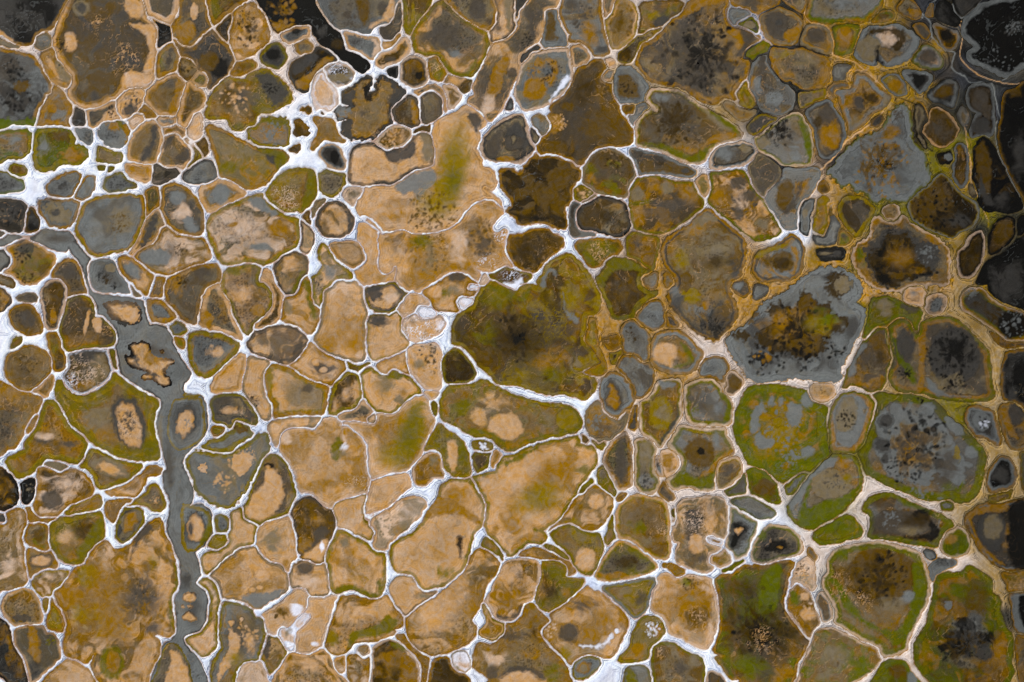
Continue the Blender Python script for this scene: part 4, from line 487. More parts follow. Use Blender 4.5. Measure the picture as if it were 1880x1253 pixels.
C v10 v3 m ~g2|780,400 880,400 980,410 1100,420 1240,470 1310,560 1440,650 1520,740 1590,830 1580,920 1560,1060 1500,1150 1400,1180 1270,1160 1160,1160 1060,1130 960,1090 860,1040 740,980 710,960 680,860 690,760 740,600 770,500|P g 800,560 860,500 900,540 910,460 970,460 1000,500 1040,450 1080,480 1110,500 1150,460 1220,480 1225,560 1300,620 1370,760 1440,860 1440,1050 1330,1030 1240,960 1150,1060 1020,1030 880,990 840,900 790,820 780,740 830,720 800,660;M m 1080 780 240 220;M o 1060 800 180 180;E s 870 590 50 50;E s 840 770 55 50;E s 855 860 30 30;S k 1080 660 240 18;S k 1180 830 150 22;S k 1000 900 160 12;E k 1025 695 20 32;E k 1165 665 22 22;E k 1215 655 20 22;E k 1095 810 22 18;E s 1260 900 38 30;P g 1300,560 1380,560 1440,650 1440,690 1370,690 1310,610;E g 1490 820 45 45;P g 1440,900 1500,910 1500,930 1440,930;E y 1390 840 30 60;M v 1390 1100 120 60;S g 1130 1090 170 12;E g 1165 510 55 45;M n 1310 900 100 130;X n 1080 780 280
C o4 g4 s ~g1|1480,500 1540,490 1640,520 1670,600 1700,690 1690,760 1600,710 1510,680 1470,610 1460,550|E g 1570 590 70 70;S w 1580 600 50 16;S k 1590 600 50 8
C o3 m3 m ~o2 ~s1|1700,500 1760,470 1840,490 1900,550 1960,640 1960,780 1860,790 1790,780 1740,700 1710,600|E s 1820 540 60 80;P o 1700,520 1740,500 1800,640 1830,720 1760,680
C o3 g4 k ~s1|1620,1060 1630,960 1690,880 1760,870 1800,920 1820,1000 1780,1080 1720,1100 1650,1100|M s 1720 990 70 70
C y2 m|1640,1190 1640,1150 1700,1130 1780,1100 1760,1150 1700,1190
C v3 g|1275,1200 1320,1180 1350,1210 1340,1240 1290,1240
C o3 n3 k ~s1|1745,120 1780,80 1960,90 1960,560 1880,500 1820,440 1740,420 1725,300|M s 1790 400 50 50;E k 1860 250 60 100;V m 1850 380 60
C o3 n ~s2|1640,-60 1700,-40 1800,10 1960,20 1960,50 1780,40 1700,20
C o2 v2 m|1870,840 1900,810 1960,810 1960,1120 1900,1100 1870,1000
T 1110 0
C g3 n ~b2|195,1112 230,1100 340,1120 480,1160 600,1220 660,1262 650,1290 560,1285 440,1265 340,1270 260,1280 230,1220|M d 400 1200 90 40;E s 600 1250 30 18
T 1410 0
L g 6|1130,130 1190,170 1205,270 1300,370 1370,390 1345,500 1430,560 1480,610 1600,600 1655,650 1680,800 1690,910
L g 3.5|1690,910 1670,1050 1740,1220 1830,1420 1880,1540
L g 4|1000,0 1080,50 1145,105 1170,40 1230,0
L g 5|1370,20 1390,110 1430,130 1490,100 1560,30 1640,8
L t 4|1420,160 1430,250 1410,400 1460,490 1560,560 1700,605 1850,590
L g 3|1880,480 1790,550 1720,590
L g 3|1480,1000 1560,985 1625,1015
L m 3|1240,60 1290,180 1390,210 1410,260
L o 12|310,0 275,90 320,160 440,190 485,300 475,400 600,440 720,490
L t 5|300,0 265,90 310,165 430,200 475,300 470,400 600,445 720,500
L o 9|540,590 580,520 700,530 790,600 850,680 905,720
L t 4|560,585 590,520 700,525 790,595 850,670
L t 7|380,1250 470,1170 590,1030 740,920 830,830
L o 8|1060,740 1140,770 1170,850 1190,900
L y 9|1460,1000 1500,1100 1500,1250 1490,1360 1560,1480 1610,1560 1600,1650
L t 3|1455,900 1450,1000 1490,1200 1495,1350 1570,1500 1600,1580
L k 12|0,360 60,330 220,340 330,380 440,410
L k 10|120,0 200,80 250,100 250,200 215,330
L k 14|60,560 140,640 210,680 200,760 140,830
L k 9|1280,280 1320,400 1330,480 1250,560 1170,640 1150,700
L k 9|930,740 1080,770 1160,840 1130,960 1150,1060 1200,1100
L k 12|1420,500 1480,560 1600,600 1720,630 1850,620
T 1110 0
L p 4|900,15 1000,60 1110,100 1150,250 1220,320
L p 4|1220,320 1130,300 1060,350 1010,410
T 0 939
C v3 s ~m1|870,40 920,-15 1000,-30 1045,0 1040,80 990,160 930,215 890,220 860,190 862,110|P o 940,20 1000,0 1005,60 960,140 910,160 910,90
'''
CRUST='''W 100,420 60,560 150,700 60,850 200,900 50,1050 100,1200 250,500 400,650 500,800 450,950 600,1000 700,900 550,1150 700,1100 850,1000 950,1030 1050,900 1100,1050 1250,1050 1150,1150 950,900 800,650 720,550 880,500 1000,480 1040,420 930,330 950,260 870,170 700,270 600,420 560,500 400,450 1060,740 1000,720 850,760 1420,1000 1340,1100 1430,1080 1340,330 1410,60 
W 1150,240 1165,285 1120,230 1170,300 1050,290 1290,290
S 50,290 200,280 180,320 590,190 600,240 680,130 1460,430 440,890 1110,920 1300,1220 640,1160 60,270 10,600 1385,980 560,260
P 90,85 60,20 110,150 320,100 430,30 500,60 545,120 520,140 300,470 380,540 260,150 1150,100 1300,270 1380,170 1290,650 1440,700 1340,740 1300,830 1240,880 1370,820 1560,700 1600,760 1500,1000 1700,1100 1580,1180 1650,1000 1150,740 1170,850 1350,860 1400,880 1540,1000 1590,620 1280,320 1330,640 1200,850 800,80 900,40 1040,60 340,180 200,50 1480,340 1690,1180 1760,1030 1700,960 1620,900
B 1150,130 1180,200 1230,190 1330,210
O 1210,480 1200,560 1150,610 1225,640 1350,610 1390,500 1480,520 1160,720 1400,560 1110,650 1330,580 1520,480 1520,400 1540,330 1500,250 1620,590 1370,540 1350,500 1480,40 1530,170 1560,130 1590,160 1540,240 1240,680 1300,700 1790,320 1100,620 1570,220 1610,270 1180,590 1590,520 1560,470 1590,545 1730,520
V 1600,390 1750,400 1700,300 1720,350 1580,570 1780,270 1740,260 1590,600 1500,830 1590,830 1500,930 1560,1060 1820,400 1800,380 1690,400 1650,380 1570,480 1740,720 1690,680 1820,950 1610,800 1780,760
Y 1540,60 1680,130 1620,40 1570,110 1700,170 1640,190 1640,130 1600,170 1760,460 1800,540 1790,470 1810,360 1820,560 1500,470 1720,90 1560,350
K 1430,90 1480,60 1390,100 1460,170 1390,200 1440,150 1750,80 1775,180 1720,185 1820,160 1840,320 1850,410 1880,500 1780,230 1860,250 1740,190 1690,240 1800,60 1420,10 1455,25 1840,470 1815,500 1800,420 1780,1090 1835,1130
Q 1770,110 1820,170 1750,50 1700,10 1830,10 1765,150 1720,130 1700,60 1830,200 1440,300 1530,290
B 1820,800 1800,900 1780,1000 1830,1100 1860,1200 1850,700 1790,620 1830,680 1790,850 1840,600 1810,730 1870,620 1800,960 1760,900 1820,1050 1850,900 1840,1000 1700,620 1650,640 1640,720 1690,720 1770,530 1770,560 1700,545 1640,420 1745,480
'''
KINDS_=[('algae_pool', 'pool'), ('brine_pool', 'pool'), ('channel_water', ''), ('mud_pool', 'pool'), ('ringed_pool', 'pool'), ('sand_basin', 'sand basin'), ('sandbar', 'sandbar')]
GROUPS_=['', 'brown mud pools between the salt ridges', 'green algae pools between the salt ridges', 'grey brine pools between the salt ridges', 'ringed pools inside the grey channel', 'sandbars lying in the grey channel', 'tan sand basins between the salt ridges']
LABELS='''0|1|3|black pool filling the top left corner of the view
1|1|3|small long flat taupe pool lower left of the black pool filling the top left corner
2|1|3|small round taupe pool lower right of the black pool filling the top left corner
3|1|3|black-spotted grey pool among the salt ridges
4|3|1|medium slanting oval ochre pool left of the big taupe pool with white deposit
5|1|3|big taupe pool with white deposit
6|1|3|small upright oval black pool upper right of the big taupe pool with white deposit
7|1|3|medium round dark taupe pool with tan rim upper right of the black-spotted grey pool
8|1|3|large upright oval taupe pool with ochre rim upper left of the mustard triangular pool
9|3|1|medium slanting oval brown pool with ochre rim above the brown pool with slate lobe
10|1|3|large angular dark taupe pool with ochre rim above the mustard triangular pool
11|1|3|small upright oval dark taupe pool with brown rim above the brown pool with slate lobe
12|3|1|small round ochre pool with brown rim right of the big taupe pool with white deposit
13|3|1|small round ochre pool with tan rim upper left of the brown pool with slate lobe
14|1|3|medium upright oval taupe pool with ochre rim upper left of the mustard triangular pool
15|1|3|medium round taupe pool with ochre rim left of the brown pool with slate lobe
16|3|1|medium upright oval brown pool with tan rim left of the brown pool with slate lobe
17|1|3|medium angular taupe pool with ochre rim lower right of the black-spotted grey pool
18|1|3|small round charcoal pool with dark rim lower right of the black-spotted grey pool
19|1|3|small flat oval dark taupe pool with tan rim right of the black-spotted grey pool
20|5|6|medium slanting oval tan sand basin lower right of the big taupe pool with white deposit
21|3|1|tiny flat oval brown pool with ochre rim left of the brown pool with slate lobe
22|5|6|tiny slanting oval tan sand basin lower right of the big taupe pool with white deposit
23|3|1|tiny long flat brown pool with tan rim left of the brown pool with slate lobe
24|1|3|small slanting oval slate grey pool below the big taupe pool with white deposit
25|1|3|medium round slate grey pool below the big taupe pool with white deposit
26|3|1|medium angular ochre pool with olive rim below the black-spotted grey pool
27|0|2|large angular olive green pool lower right of the black-spotted grey pool
28|3|1|small flat oval brown pool with olive rim above the big round slate grey pool
29|0|2|tiny round olive green pool above the big round slate grey pool
30|0|2|tiny round olive green pool below the big taupe pool with white deposit
31|3|1|medium upright oval ochre pool with tan rim left of the mustard triangular pool
32|3|1|tiny long flat brown pool with tan rim left of the mustard triangular pool
33|3|1|medium round ochre pool with tan rim left of the mustard triangular pool
34|3|1|tiny upright oval brown pool left of the mustard triangular pool
35|3|1|tiny upright oval brown pool with olive rim left of the mustard triangular pool
36|5|6|small upright oval pale pinkish sand basin lower left of the brown pool with slate lobe
37|3|1|small flat oval brown pool with olive rim below the black-spotted grey pool
38|1|3|medium flat oval slate grey pool with olive rim below the black-spotted grey pool
39|1|3|medium flat oval slate grey pool with ochre rim below the black-spotted grey pool
40|1|3|small slanting oval slate grey pool with ochre rim lower right of the black-spotted grey pool
41|1|3|small flat oval slate grey pool with olive rim above the big round slate grey pool
42|5|6|small flat oval tan sand basin upper right of the big round slate grey pool
43|1|3|small flat oval dark taupe pool upper right of the big round slate grey pool
44|1|3|medium round dark taupe pool left of the big round slate grey pool
45|1|3|small upright oval black pool with brown rim left of the big round slate grey pool
46|1|3|medium round slate grey pool with ochre rim left of the big round slate grey pool
47|1|3|tiny round dark taupe pool left of the big round slate grey pool
48|1|3|big round slate grey pool with frilly mustard rim
49|3|1|small upright oval brown pool with ochre rim lower left of the mustard triangular pool
50|1|3|medium long slanting taupe pool with tan rim right of the big round slate grey pool
51|1|3|large upright oval taupe pool with ochre rim right of the big round slate grey pool
52|1|3|medium flat oval slate grey pool with charcoal rim left of the mustard triangular pool
53|1|3|medium flat oval taupe pool with tan rim lower left of the mustard triangular pool
54|1|3|large flat oval taupe pool with ochre rim lower left of the mustard triangular pool
55|1|3|small round slate grey pool with charcoal rim left of the big round slate grey pool
56|3|1|large angular ochre pool lower left of the big round slate grey pool
57|1|3|medium angular taupe pool with ochre rim lower left of the big round slate grey pool
58|3|1|medium upright oval brown pool with charcoal rim left of the olive-rimmed pool with orange blotch
59|1|3|medium slanting oval taupe pool with ochre rim left of the olive-rimmed pool with orange blotch
60|1|3|small upright oval taupe pool with ochre rim left of the olive-rimmed pool with orange blotch
61|1|3|tiny long slanting taupe pool below the big round slate grey pool
62|1|3|large angular taupe pool with ochre rim left of the olive-rimmed pool with orange blotch
63|1|3|medium upright oval taupe pool with tan rim left of the tall smooth tan pool
64|1|3|medium slate grey pool left of the olive-rimmed pool with orange blotch
65|1|3|small slate grey pool lower left of the olive-rimmed pool with orange blotch
66|3|1|small round ochre pool with charcoal rim upper left of the pool with white crackled crust
67|1|3|small long flat dark taupe pool with taupe rim below the black-spotted grey pool
68|1|3|small long flat taupe pool with brown rim below the black-spotted grey pool
69|1|3|medium round taupe pool with ochre rim upper left of the pool with white crackled crust
70|3|1|large angular brown pool with olive rim above the pool with white crackled crust
71|2|0|
72|1|3|medium slanting oval slate grey pool below the big round slate grey pool
73|6|5|medium tan sandbar in the channel upper right of the pool with white crackled crust
74|1|3|large round taupe pool with ochre rim left of the pool with white crackled crust
75|3|1|tiny slanting oval brown pool with olive rim left of the pool with white crackled crust
76|3|1|medium long upright brown pool with ochre rim left of the olive-rimmed pool with orange blotch
77|3|1|pool with white crackled crust among the salt ridges
78|0|2|tiny long upright olive green pool right of the pool with white crackled crust
79|3|1|olive pool with pebbly tan heart
80|1|3|large taupe pool left of the olive pool with pebbly tan heart
81|3|1|small slanting oval ochre pool with tan rim above the huge tan pool beside the channel
82|3|1|large angular ochre pool with olive rim lower left of the pool with white crackled crust
83|3|1|tiny long upright ochre pool left of the olive pool with pebbly tan heart
84|3|1|large flat oval ochre pool with olive rim below the olive pool with pebbly tan heart
85|5|6|medium tan sand basin below the olive pool with pebbly tan heart
86|3|1|medium angular ochre pool with mustard rim above the huge tan pool beside the channel
87|5|6|small angular tan sand basin with ochre rim above the huge tan pool beside the channel
88|3|1|small long flat ochre pool with mustard rim above the huge tan pool beside the channel
89|3|1|large angular brown pool with ochre rim below the pool with white crackled crust
90|1|3|tiny long flat taupe pool lower left of the olive pool with pebbly tan heart
91|3|1|medium dark brown pool lower left of the olive pool with pebbly tan heart
92|1|3|small upright oval black pool lower left of the olive pool with pebbly tan heart
93|1|3|large round slate grey pool with olive rim above the slate pool with tan pebbles
94|3|1|medium slanting oval brown pool with tan rim below the olive-rimmed pool with orange blotch
95|1|3|medium angular taupe pool with olive rim above the slate pool with tan pebbles
96|0|2|tiny round olive green pool with ochre rim above the slate pool with tan pebbles
97|1|3|medium flat oval slate grey pool with olive rim above the slate pool with tan pebbles
98|1|3|slate pool with tan pebbles among the salt ridges
99|4|4|large round slate grey pool in the channel left of the big heart-shaped tan pool
100|4|4|tiny slate grey pool in the channel right of the olive pool with pebbly tan heart
101|6|5|medium tan sandbar in the channel upper right of the olive pool with pebbly tan heart
102|4|4|tiny ochre pool in the channel upper right of the olive pool with pebbly tan heart
103|0|2|tiny round olive green pool with ochre rim right of the pool with white crackled crust
104|3|1|large long upright ochre pool upper left of the huge tan pool beside the channel
105|1|3|small round dark taupe pool with charcoal rim left of the slate pool with tan pebbles
106|3|1|small long flat ochre pool upper left of the huge tan pool beside the channel
107|1|3|medium round taupe pool with ochre rim below the pool with white crackled crust
108|3|1|large round ochre pool with olive rim below the olive pool with pebbly tan heart
109|3|1|medium angular ochre pool upper left of the huge tan pool beside the channel
110|3|1|medium flat oval ochre pool with mustard rim below the olive pool with pebbly tan heart
111|3|1|medium round ochre pool with tan rim left of the huge tan pool beside the channel
112|3|1|tiny long upright ochre pool with olive rim below the olive pool with pebbly tan heart
113|0|2|small upright oval mustard pool with ochre rim below the olive pool with pebbly tan heart
114|1|3|large long upright charcoal pool with black rim below the olive pool with pebbly tan heart
115|1|3|large angular charcoal pool with tan rim left of the round tan pool with grey corner
116|3|1|huge tan pool beside the channel
117|5|6|medium tan sand basin lower left of the huge tan pool beside the channel
118|4|4|medium slate grey pool in the channel lower left of the slate pool with tan pebbles
119|6|5|tiny tan sandbar in the channel right of the huge tan pool beside the channel
120|6|5|tiny tan sandbar in the channel left of the round tan pool with grey corner
121|6|5|tiny tan sandbar in the channel below the slate pool with tan pebbles
122|6|5|tiny tan sandbar in the channel lower left of the round tan pool with grey corner
123|1|3|small round slate grey pool with olive rim below the slate pool with tan pebbles
124|0|2|small flat oval mustard pool with olive rim below the slate pool with tan pebbles
125|5|6|medium long slanting tan sand basin with olive rim below the slate pool with tan pebbles
126|5|6|round tan pool with grey corner
127|5|6|medium long upright tan sand basin with olive rim below the slate pool with tan pebbles
128|1|3|large upright oval taupe pool with olive rim below the round tan pool with grey corner
129|3|1|medium angular ochre pool with pinkish rim below the round tan pool with grey corner
130|4|4|large taupe pool in the channel lower right of the huge tan pool beside the channel
131|5|6|large round tan sand basin with ochre rim above the brown pool with slate lobe
132|3|1|small long flat brown pool with ochre rim above the brown pool with slate lobe
133|1|3|large long slanting black pool upper left of the notched black-rimmed orange pool
134|1|3|small flat oval slate grey pool with tan rim above the mustard triangular pool
135|1|3|medium round charcoal pool with olive rim upper right of the brown pool with slate lobe
136|1|3|small round taupe pool with ochre rim upper right of the brown pool with slate lobe
137|3|1|medium slanting oval dark brown pool with charcoal rim upper right of the mustard triangular pool
138|1|3|large flat oval slate grey pool above the notched black-rimmed orange pool
139|1|3|medium flat oval slate grey pool with tan rim above the notched black-rimmed orange pool
140|1|3|small long upright dark taupe pool left of the olive-rimmed angular taupe pool
141|5|6|tiny long slanting tan sand basin with ochre rim left of the olive-rimmed angular taupe pool
142|3|1|medium long slanting brown pool with tan rim left of the olive-rimmed angular taupe pool
143|1|3|tiny round black pool with charcoal rim upper right of the notched black-rimmed orange pool
144|0|2|medium upright oval mustard pool with olive rim upper left of the olive-rimmed angular taupe pool
145|3|1|medium round brown pool with dark rim lower left of the olive-rimmed angular taupe pool
146|3|1|notched black-rimmed orange pool among the salt ridges
147|3|1|medium round brown pool with dark rim right of the notched black-rimmed orange pool
148|1|3|medium upright oval taupe pool with dark rim above the tan pool with olive streak
149|1|3|small long flat taupe pool with tan rim below the olive-rimmed angular taupe pool
150|3|1|medium flat oval brown pool with pinkish rim lower right of the notched black-rimmed orange pool
151|3|1|medium angular ochre pool lower left of the notched black-rimmed orange pool
152|3|1|small angular brown pool lower right of the brown pool with slate lobe
153|3|1|tiny flat oval brown pool with ochre rim left of the notched black-rimmed orange pool
154|5|6|medium upright oval pale pinkish sand basin left of the notched black-rimmed orange pool
155|1|3|medium round taupe pool with pinkish rim upper left of the notched black-rimmed orange pool
156|3|1|brown pool with slate lobe among the salt ridges
157|1|3|medium angular slate grey pool with olive rim upper right of the mustard triangular pool
158|0|2|mustard triangular pool among the salt ridges
159|1|3|medium round charcoal pool with grey rim lower left of the notched black-rimmed orange pool
160|5|6|large tan sand basin left of the tan pool with olive streak
161|3|1|tiny flat oval brown pool with ochre rim right of the mustard triangular pool
162|3|1|tiny round brown pool with dark rim left of the notched black-rimmed orange pool
163|3|1|tiny long flat brown pool above the tan pool with olive streak
164|0|2|small upright oval mustard pool with ochre rim lower left of the olive-rimmed angular taupe pool
165|3|1|large round ochre pool with olive rim lower right of the mustard triangular pool
166|1|3|medium round taupe pool with olive rim lower left of the notched black-rimmed orange pool
167|5|6|medium round tan sand basin with dark rim left of the tan pool with olive streak
168|1|3|tiny long slanting taupe pool right of the big oval pool with pinkish mud
169|3|1|tiny upright oval brown pool right of the big oval pool with pinkish mud
170|5|6|small long upright tan sand basin with dark rim lower right of the mustard triangular pool
171|1|3|small round taupe pool with pinkish rim left of the tan pool with olive streak
172|5|6|medium angular tan sand basin with brown rim above the tall smooth tan pool
173|5|6|medium upright oval tan sand basin with olive rim above the tall smooth tan pool
174|5|6|tall smooth tan pool among the salt ridges
175|1|3|medium round taupe pool with dark rim upper right of the olive-rimmed pool with orange blotch
176|5|6|medium angular tan sand basin with ochre rim left of the tall smooth tan pool
177|1|3|olive-rimmed pool with orange blotch among the salt ridges
178|3|1|medium long upright brown pool with tan rim right of the olive-rimmed pool with orange blotch
179|1|3|big oval pool with pinkish mud
180|5|6|medium tan sand basin upper right of the tall smooth tan pool
181|5|6|large angular tan sand basin with olive rim right of the tall smooth tan pool
182|5|6|small flat oval tan sand basin with pinkish rim right of the tall smooth tan pool
183|5|6|medium flat oval pale pinkish sand basin right of the tall smooth tan pool
184|5|6|small round pale pinkish sand basin with white rim right of the tall smooth tan pool
185|5|6|large flat oval tan sand basin with dark rim left of the tall smooth tan pool
186|5|6|medium flat oval tan sand basin with ochre rim above the big heart-shaped tan pool
187|5|6|large tan sand basin upper left of the big heart-shaped tan pool
188|5|6|medium long upright tan sand basin with taupe rim above the slate pool with tan pebbles
189|3|1|small taupe pool fringed by salt teeth
190|5|6|large angular tan sand basin with olive rim upper right of the big heart-shaped tan pool
191|5|6|small tan sand basin lower right of the tall smooth tan pool
192|5|6|medium tan sand basin upper left of the green-rimmed pool with round tan heart
193|3|1|medium round dark brown pool with olive rim lower right of the tall smooth tan pool
194|3|1|tiny long flat brown pool with olive rim below the tall smooth tan pool
195|1|3|small flat oval taupe pool with tan rim upper right of the big heart-shaped tan pool
196|5|6|tiny round tan sand basin with taupe rim upper right of the big heart-shaped tan pool
197|5|6|medium tan sand basin upper left of the big heart-shaped tan pool
198|5|6|big heart-shaped tan pool among the salt ridges
199|5|6|huge angular tan sand basin with pinkish rim right of the big heart-shaped tan pool
200|0|2|tiny upright oval olive green pool left of the green-rimmed pool with round tan heart
201|0|2|tiny flat oval mustard pool with pinkish rim upper right of the big heart-shaped tan pool
202|3|1|medium angular ochre pool with pinkish rim above the big tan pool with black streak
203|5|6|medium slanting oval tan sand basin lower right of the big heart-shaped tan pool
204|1|3|large upright oval taupe pool with olive rim lower left of the big heart-shaped tan pool
205|5|6|large angular tan sand basin upper right of the round tan pool with grey corner
206|5|6|medium angular tan sand basin with olive rim lower right of the big heart-shaped tan pool
207|5|6|large pale pinkish sand basin left of the big tan pool with black streak
208|3|1|large upright oval brown pool with dark rim below the big heart-shaped tan pool
209|5|6|medium angular tan sand basin with taupe rim below the big heart-shaped tan pool
210|5|6|large angular tan sand basin with olive rim left of the long bulging orange pool
211|5|6|big tan pool with black streak
212|5|6|medium angular tan sand basin with taupe rim left of the long bulging orange pool
213|3|1|large flat oval ochre pool left of the long bulging orange pool
214|5|6|medium slanting oval tan sand basin with pinkish rim below the big heart-shaped tan pool
215|5|6|small slanting oval white sand basin lower right of the round tan pool with grey corner
216|5|6|large upright oval tan sand basin with pinkish rim left of the long bulging orange pool
217|3|1|medium upright oval ochre pool with olive rim below the round tan pool with grey corner
218|3|1|large flat oval ochre pool with tan rim lower left of the long bulging orange pool
219|3|1|tiny round ochre pool with pinkish rim lower left of the long bulging orange pool
220|3|1|small round ochre pool with tan rim lower left of the long bulging orange pool
221|3|1|medium upright oval ochre pool lower left of the long bulging orange pool
222|3|1|large round dark brown pool with pinkish rim lower left of the long bulging orange pool
223|3|1|small long slanting ochre pool lower left of the long bulging orange pool
224|3|1|long bulging orange pool among the salt ridges
225|5|6|small round tan sand basin with olive rim below the long bulging orange pool
226|3|1|medium flat oval dark brown pool with ochre rim below the long bulging orange pool
227|1|3|olive-rimmed angular taupe pool among the salt ridges
228|1|3|large flat oval taupe pool with ochre rim upper right of the olive-rimmed angular taupe pool
229|5|6|medium upright oval tan sand basin with dark rim above the tan pool with olive streak
230|1|3|small long upright charcoal pool upper right of the olive-rimmed angular taupe pool
231|1|3|huge long slanting taupe pool with tan rim right of the olive-rimmed angular taupe pool
232|1|3|medium upright oval slate grey pool above the large dark brown triangle pool
233|1|3|large round slate grey pool with pinkish rim right of the olive-rimmed angular taupe pool
234|1|3|tiny long slanting charcoal pool upper left of the large dark brown triangle pool
235|1|3|tiny slate grey pool left of the large dark brown triangle pool
236|1|3|large upright oval taupe pool with ochre rim above the large dark brown triangle pool
237|1|3|small round taupe pool with tan rim above the large dark brown triangle pool
238|3|1|medium upright oval ochre pool with mustard rim left of the big black-speckled pool
239|1|3|small long upright taupe pool with tan rim upper left of the big black-speckled pool
240|3|1|large dark brown triangle pool among the salt ridges
241|1|3|tiny round taupe pool with tan rim upper right of the large dark brown triangle pool
242|5|6|tiny round tan sand basin with pinkish rim left of the big black-speckled pool
243|1|3|medium round slate grey pool upper right of the large dark brown triangle pool
244|3|1|tiny round brown pool with ochre rim right of the large dark brown triangle pool
245|3|1|small slanting oval ochre pool with grey rim right of the large dark brown triangle pool
246|1|3|large round dark taupe pool with pinkish rim left of the large dark brown triangle pool
247|1|3|small upright oval taupe pool left of the large dark brown triangle pool
248|1|3|tiny upright oval taupe pool with charcoal rim left of the large dark brown triangle pool
249|5|6|tan pool with olive streak among the salt ridges
250|3|1|small flat oval brown pool with taupe rim below the olive-rimmed angular taupe pool
251|1|3|small round taupe pool with pinkish rim below the olive-rimmed angular taupe pool
252|5|6|huge flat oval tan sand basin below the tan pool with olive streak
253|5|6|medium upright oval tan sand basin upper right of the tall smooth tan pool
254|3|1|dark brown pool with notched shore
255|0|2|small round mustard pool with olive rim right of the dark brown pool with notched shore
256|1|3|tiny long slanting taupe pool right of the dark brown pool with notched shore
257|1|3|large flat oval taupe pool with charcoal rim below the large dark brown triangle pool
258|1|3|small upright oval dark taupe pool with grey rim below the large dark brown triangle pool
259|3|1|large round brown pool with taupe rim below the large dark brown triangle pool
260|3|1|large angular brown pool with ochre rim above the big olive pool with black cluster
261|0|2|medium flat oval olive green pool with ochre rim below the large dark brown triangle pool
262|3|1|medium round ochre pool with olive rim below the brown-spotted pool with green lip
263|3|1|large angular brown pool with olive rim left of the big ochre pool with grey foot
264|5|6|medium flat oval tan sand basin with ochre rim below the tan pool with olive streak
265|5|6|tiny round pale pinkish sand basin upper left of the big olive pool with black cluster
266|5|6|tiny pale pinkish sand basin upper left of the big olive pool with black cluster
267|5|6|tiny pale pinkish sand basin left of the big olive pool with black cluster
268|3|1|medium flat oval brown pool with olive rim below the dark brown pool with notched shore
269|3|1|big olive pool with black cluster
270|0|2|medium long upright mustard pool with ochre rim upper right of the broad smooth tan pool
271|3|1|large slanting oval ochre pool with mustard rim above the big tan pool with black streak
272|3|1|green-rimmed pool with round tan heart
273|0|2|small flat oval mustard pool with olive rim upper left of the broad smooth tan pool
274|3|1|small slanting oval brown pool with olive rim upper left of the broad smooth tan pool
275|3|1|tiny upright oval ochre pool with tan rim below the green-rimmed pool with round tan heart
276|5|6|broad smooth tan pool among the salt ridges
277|0|2|tiny flat oval mustard pool with olive rim upper right of the broad smooth tan pool
278|3|1|tiny long upright brown pool upper right of the broad smooth tan pool
279|1|3|medium angular taupe pool lower right of the big olive pool with black cluster
280|1|3|medium round slate grey pool lower right of the big olive pool with black cluster
281|1|3|medium slate grey pool lower right of the big olive pool with black cluster
282|3|1|tiny angular dark brown pool with mustard rim upper right of the broad smooth tan pool
283|3|1|small round brown pool with ochre rim right of the big olive pool with black cluster
284|1|3|small long upright dark taupe pool with ochre rim above the taupe pool with pale filaments
285|1|3|medium upright oval taupe pool with ochre rim right of the broad smooth tan pool
286|1|3|medium long upright taupe pool with olive rim right of the broad smooth tan pool
287|1|3|small long upright taupe pool with olive rim right of the broad smooth tan pool
288|0|2|tiny long slanting olive green pool right of the broad smooth tan pool
289|3|1|large flat oval ochre pool lower right of the broad smooth tan pool
290|3|1|tiny slanting oval brown pool with ochre rim right of the broad smooth tan pool
291|1|3|large slanting oval taupe pool with olive rim lower right of the broad smooth tan pool
292|3|1|small long upright ochre pool with olive rim lower right of the broad smooth tan pool
293|1|3|large flat oval taupe pool with tan rim lower right of the broad smooth tan pool
294|1|3|medium angular taupe pool with grey rim upper right of the orange pool with white arc
295|5|6|orange pool with white arc among the salt ridges
296|0|2|medium slanting oval mustard pool with olive rim right of the orange pool with white arc
297|1|3|small slanting oval slate grey pool with olive rim below the orange pool with white arc
298|3|1|huge angular ochre pool below the smooth orange bean-shaped pool
299|3|1|smooth orange bean-shaped pool among the salt ridges
300|3|1|large angular ochre pool with mustard rim upper left of the orange pool with white arc
301|3|1|small long flat ochre pool below the broad smooth tan pool
302|3|1|tiny long flat brown pool with olive rim below the broad smooth tan pool
303|3|1|small long slanting ochre pool with olive rim upper left of the smooth orange bean-shaped pool
304|3|1|small upright oval ochre pool with olive rim lower right of the long bulging orange pool
305|3|1|medium flat oval ochre pool with brown rim upper left of the big black-speckled pool
306|3|1|small long slanting dark brown pool with mustard rim left of the big black-speckled pool
307|1|3|big black-speckled pool among the salt ridges
308|1|3|small angular slate grey pool upper right of the big black-speckled pool
309|1|3|small flat oval charcoal pool with olive rim upper right of the big black-speckled pool
310|3|1|medium flat oval ochre pool upper right of the big black-speckled pool
311|1|3|medium round taupe pool right of the big black-speckled pool
312|1|3|medium angular taupe pool with ochre rim upper right of the big black-speckled pool
313|1|3|medium round taupe pool upper left of the pointed slate grey pool
314|1|3|large flat oval taupe pool with ochre rim upper left of the pointed slate grey pool
315|0|2|small slanting oval mustard pool with olive rim right of the big black-speckled pool
316|1|3|large upright oval taupe pool with grey rim lower right of the big black-speckled pool
317|1|3|small flat oval taupe pool lower right of the big black-speckled pool
318|3|1|small upright oval ochre pool with mustard rim lower right of the big black-speckled pool
319|1|3|small flat oval dark taupe pool with mustard rim lower right of the big black-speckled pool
320|1|3|small flat oval taupe pool with mustard rim upper left of the pointed slate grey pool
321|1|3|brown-spotted pool with green lip among the salt ridges
322|1|3|large round taupe pool with olive rim left of the pointed slate grey pool
323|1|3|medium flat oval dark taupe pool with pinkish rim below the big black-speckled pool
